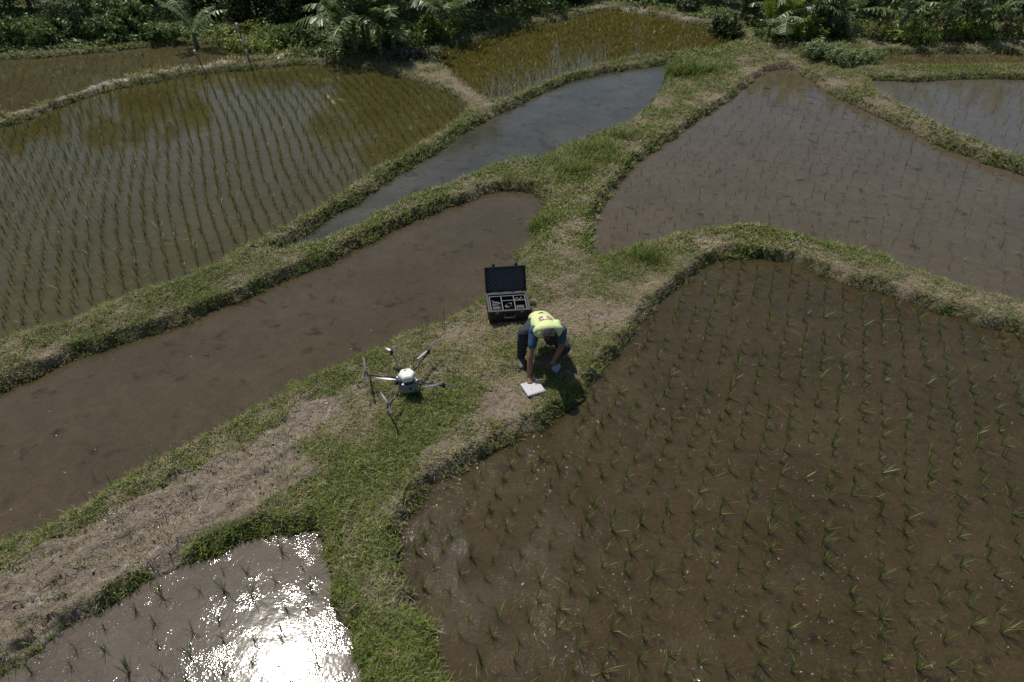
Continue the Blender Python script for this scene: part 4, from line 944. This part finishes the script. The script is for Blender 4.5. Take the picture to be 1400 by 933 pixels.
# things in the case
CM = Matrix.Translation(case.location) @ Matrix.Rotation(R(6.5), 4, 'Z')
def inside(name, x, y, z=.085): return empty(name, CM @ Vector((x, y, z)), R(6.5))
dk = simple('dark_device', (.05, .052, .06), .45, 0, .3, 50); pl = simple('pale_fitting', (.24, .24, .26), .4, 0, .1, 40)
it = inside('remote_controller', .165, .105); tag(it, 'dark remote controller with two pale knobs in the case\'s back right compartment', 'controller')
bm = bmesh.new(); b_box(bm, (0, 0, .06), (.12, .075, .05), None, .012); b_obj('housing', bm, dk, it)
for x in (-.03, .03):
    bm = bmesh.new(); b_cone(bm, (x, 0, .084), (x, 0, .11), .007, .010, 10); b_ball(bm, (x, 0, .11), .012); b_obj('knob', bm, pl, it, True)
it = inside('coiled_cable', .005, -.06); tag(it, 'grey coiled cable with pale plugs in the case\'s front middle compartment', 'cable')
bm = bmesh.new()
for k in range(3):
    for i in range(18):
        a, a2 = i / 18 * 6.283, (i + 1) / 18 * 6.283; r_ = .05 - .006 * k; b_cone(bm, (math.cos(a) * r_, math.sin(a) * r_ * .9, .09 + .012 * k), (math.cos(a2) * r_, math.sin(a2) * r_ * .9, .09 + .012 * k), .006, .006, 6)
b_obj('coil', bm, dk, it, True)
for x, y in ((-.045, -.05), (-.02, -.06), (.03, .02)):
    bm = bmesh.new(); b_box(bm, (x, y, .125), (.016, .030, .014), Euler((.5, 0, random.random() * 3)), .002); b_obj('plug', bm, pl, it)
for x, y, lb in ((-.165, -.075, 'dark battery pack with pale terminals at the front of the case\'s left compartment'), (.165, -.075, 'dark battery pack with a pale knob in the case\'s front right compartment')):
    it = inside('battery_pack', x, y); tag(it, lb, 'battery', 'battery packs in the case')
    bm = bmesh.new(); b_box(bm, (0, 0, .05), (.11, .085, .08), None, .008); b_obj('housing', bm, dk, it)
    for q_ in (-.035, .0, .035)[: 3 if x < 0 else 2]:
        bm = bmesh.new(); b_cone(bm, (q_, -.03, .088), (q_, -.03, .108), .009, .008, 10); b_obj('terminal', bm, pl, it, True)
it = inside('charger', -.165, .07, .08); tag(it, 'dark charger block with pale lead at the back of the case\'s left compartment', 'charger')
bm = bmesh.new(); b_box(bm, (0, 0, .04), (.10, .10, .06), None, .01); b_obj('housing', bm, dk, it)
bm = bmesh.new(); b_cone(bm, (-.045, .05, .078), (-.02, .0, .085), .007, .007, 8); b_cone(bm, (-.02, .0, .085), (.04, -.02, .078), .007, .007, 8); b_box(bm, (.05, -.025, .08), (.028, .018, .016)); b_obj('lead', bm, pl, it, True)
it = inside('lens_box', 0, .11, .07); tag(it, 'flat black box in the case\'s back middle compartment', 'box'); bm = bmesh.new(); b_box(bm, (0, 0, .04), (.13, .085, .06), None, .006); b_obj('box_body', bm, foam, it); bm = bmesh.new(); b_box(bm, (0, 0, .073), (.12, .075, .005), None, .002); b_obj('box_lid', bm, dk, it)

# six armed drone
hc0 = P(556, 513, .27); gz0 = ground_z(hc0.x, hc0.y); dr = empty('drone', (hc0.x, hc0.y, gz0)); tag(dr, 'white and grey six armed crop drone standing on the grass', 'drone')
D0 = Vector((hc0.x, hc0.y, gz0))
def T(px, py, z): return P(px, py, z) - D0
wht = simple('white_shell', (.75, .76, .72), .35, 0, .04, 20); tank = simple('grey_tank', (.22, .235, .23), .5, 0, .12, 15); carb = simple('carbon_tube', (.035, .035, .045), .3, 0, .3, 60); mot = simple('motor_black', (.02, .02, .03), .35, 0, .3, 60); prop = simple('grey_blade', (.07, .075, .10), .35, 0, .15, 20); propw = simple('pale_blade', (.50, .46, .50), .35, 0, .05, 20)
gl = gz0
def hexa(bm, r0, r1, z0, z1, off=R(15), sq=1.0):
    vs = []
    for r_, z in ((r0, z0), (r1, z1)):
        vs.append([bm.verts.new((math.cos(off + i * math.pi / 3) * r_, math.sin(off + i * math.pi / 3) * r_ * sq, z)) for i in range(6)])
    for i in range(6): bm.faces.new((vs[0][i], vs[0][(i + 1) % 6], vs[1][(i + 1) % 6], vs[1][i]))
    bm.faces.new(vs[1]); bm.faces.new(vs[0][::-1])
bm = bmesh.new(); hexa(bm, .092, .108, .205, .235); hexa(bm, .108, .104, .2352, .275); hexa(bm, .104, .085, .2752, .292)
bmesh.ops.bevel(bm, geom=[e for e in bm.edges], offset=.004, segments=2, affect='EDGES'); b_obj('hub_cover', bm, wht, dr)
bm = bmesh.new(); b_box(bm, (-.022, .045, .293), (.028, .014, .005), Euler((0, 0, .2)), .001); b_obj('vent', bm, mot, dr)
bm = bmesh.new(); b_cone(bm, (.03, .085, .26), (.045, .10, .315), .008, .005, 8); b_obj('antenna', bm, wht, dr, True)
bm = bmesh.new(); hexa(bm, .085, .085, .168, .204); b_obj('frame_plate', bm, mot, dr)
bm = bmesh.new()
b_box(bm, (.022, -.018, .105), (.20, .15, .12), Euler((0, 0, R(14))), .018); b_obj('tank', bm, tank, dr)
bm = bmesh.new(); b_cone(bm, (.045, -.092, .125), (.048, -.104, .125), .013, .013, 12); b_obj('tank_cap', bm, mot, dr, True)
bm = bmesh.new(); b_box(bm, (-.085, .0, .14), (.06, .07, .05), Euler((0, 0, .3)), .008); b_obj('pump', bm, simple('grey_pump', (.35, .35, .38), .4), dr)
for sx in (-1, 1):
    for sy in (-1, 1):
        bm = bmesh.new(); b_cone(bm, (sx * .06, sy * .045, .175), (sx * .135, sy * .10, .0), .008, .008, 8); b_ball(bm, (sx * .135, sy * .10, .004), .012); b_obj('landing_leg', bm, carb, dr, True)
def blade(name, m0, tip, mat, parent):
    v_ = tip - m0; ln = v_.length; e = v_.normalized(); s_ = e.cross(Vector((0, 0, 1))).normalized(); n_ = s_.cross(e)
    bm = bmesh.new(); rows = []
    for i in range(9):
        t = i / 8; c_ = m0 + e * ln * (.08 + .92 * t); wd = .0035 + .0085 * math.sin(min(1, t * 1.25 + .12) * math.pi * .72) * (1 - .45 * t ** 3); tw = .35 * (1 - t)
        d_ = s_ * math.cos(tw) + n_ * math.sin(tw)
        rows.append([bm.verts.new(c_ + d_ * wd + n_ * .0015), bm.verts.new(c_ - d_ * wd + n_ * .0015), bm.verts.new(c_ - d_ * wd - n_ * .0015), bm.verts.new(c_ + d_ * wd - n_ * .0015)])
    for a_, b_ in zip(rows, rows[1:]):
        for k in range(4): bm.faces.new((a_[k], a_[(k + 1) % 4], b_[(k + 1) % 4], b_[k]))
    bm.faces.new(rows[0][::-1]); bm.faces.new(rows[-1]); bmesh.ops.recalc_face_normals(bm, faces=bm.faces)
    b_obj(name, bm, mat, parent)
ZM = .21
for mp, tips in [((500.6, 513), [((497, 489), prop), ((503.5, 524.5), prop)]), ((535.4, 483), [((546, 472), prop), ((527, 477), propw)]), ((585.5, 482), [((597, 466), prop), ((571, 492), propw)]),
                 ((606.5, 528), [((624, 529), prop), ((578, 531), prop)]), ((531.5, 556), [((520.5, 537.5), prop), ((535.4, 566), prop)])]:
    m0 = T(*mp, ZM); m0.z = ZM; dirv = Vector((m0.x, m0.y, 0)).normalized(); st = dirv * .085 + Vector((0, 0, .195))
    bm = bmesh.new(); b_cone(bm, st, m0 - Vector((0, 0, .012)), .0115, .010, 12); am = b_obj('arm', bm, carb, dr, True)
    bm = bmesh.new(); b_box(bm, dirv * .115 + Vector((0, 0, .198)), (.035, .028, .026), Euler((0, 0, math.atan2(dirv.y, dirv.x))), .004); b_obj('clamp', bm, wht, am)
    bm = bmesh.new(); b_cone(bm, m0 - Vector((0, 0, .03)), m0 + Vector((0, 0, .018)), .020, .023, 16); b_cone(bm, m0 + Vector((0, 0, .018)), m0 + Vector((0, 0, .030)), .010, .007, 10); b_obj('motor', bm, mot, dr, True)
    for tp_, mt_ in tips:
        e_ = T(*tp_, ZM + .026); e_.z = ZM + .026; blade('propeller_blade', m0 + Vector((0, 0, .026)), e_, mt_, dr)
# the sixth arm is folded back under the hub
bm = bmesh.new(); b_cone(bm, (.05, -.07, .185), (-.12, -.03, .165), .0115, .010, 12); b_obj('folded_arm', bm, carb, dr, True)
bm = bmesh.new(); b_cone(bm, (-.125, -.03, .14), (-.125, -.03, .19), .022, .024, 16); b_obj('motor', bm, mot, dr, True)
e_ = T(514.5, 518, .2); e_.z = .20; blade('propeller_blade', Vector((-.11, -.022, .20)), e_, propw, dr)
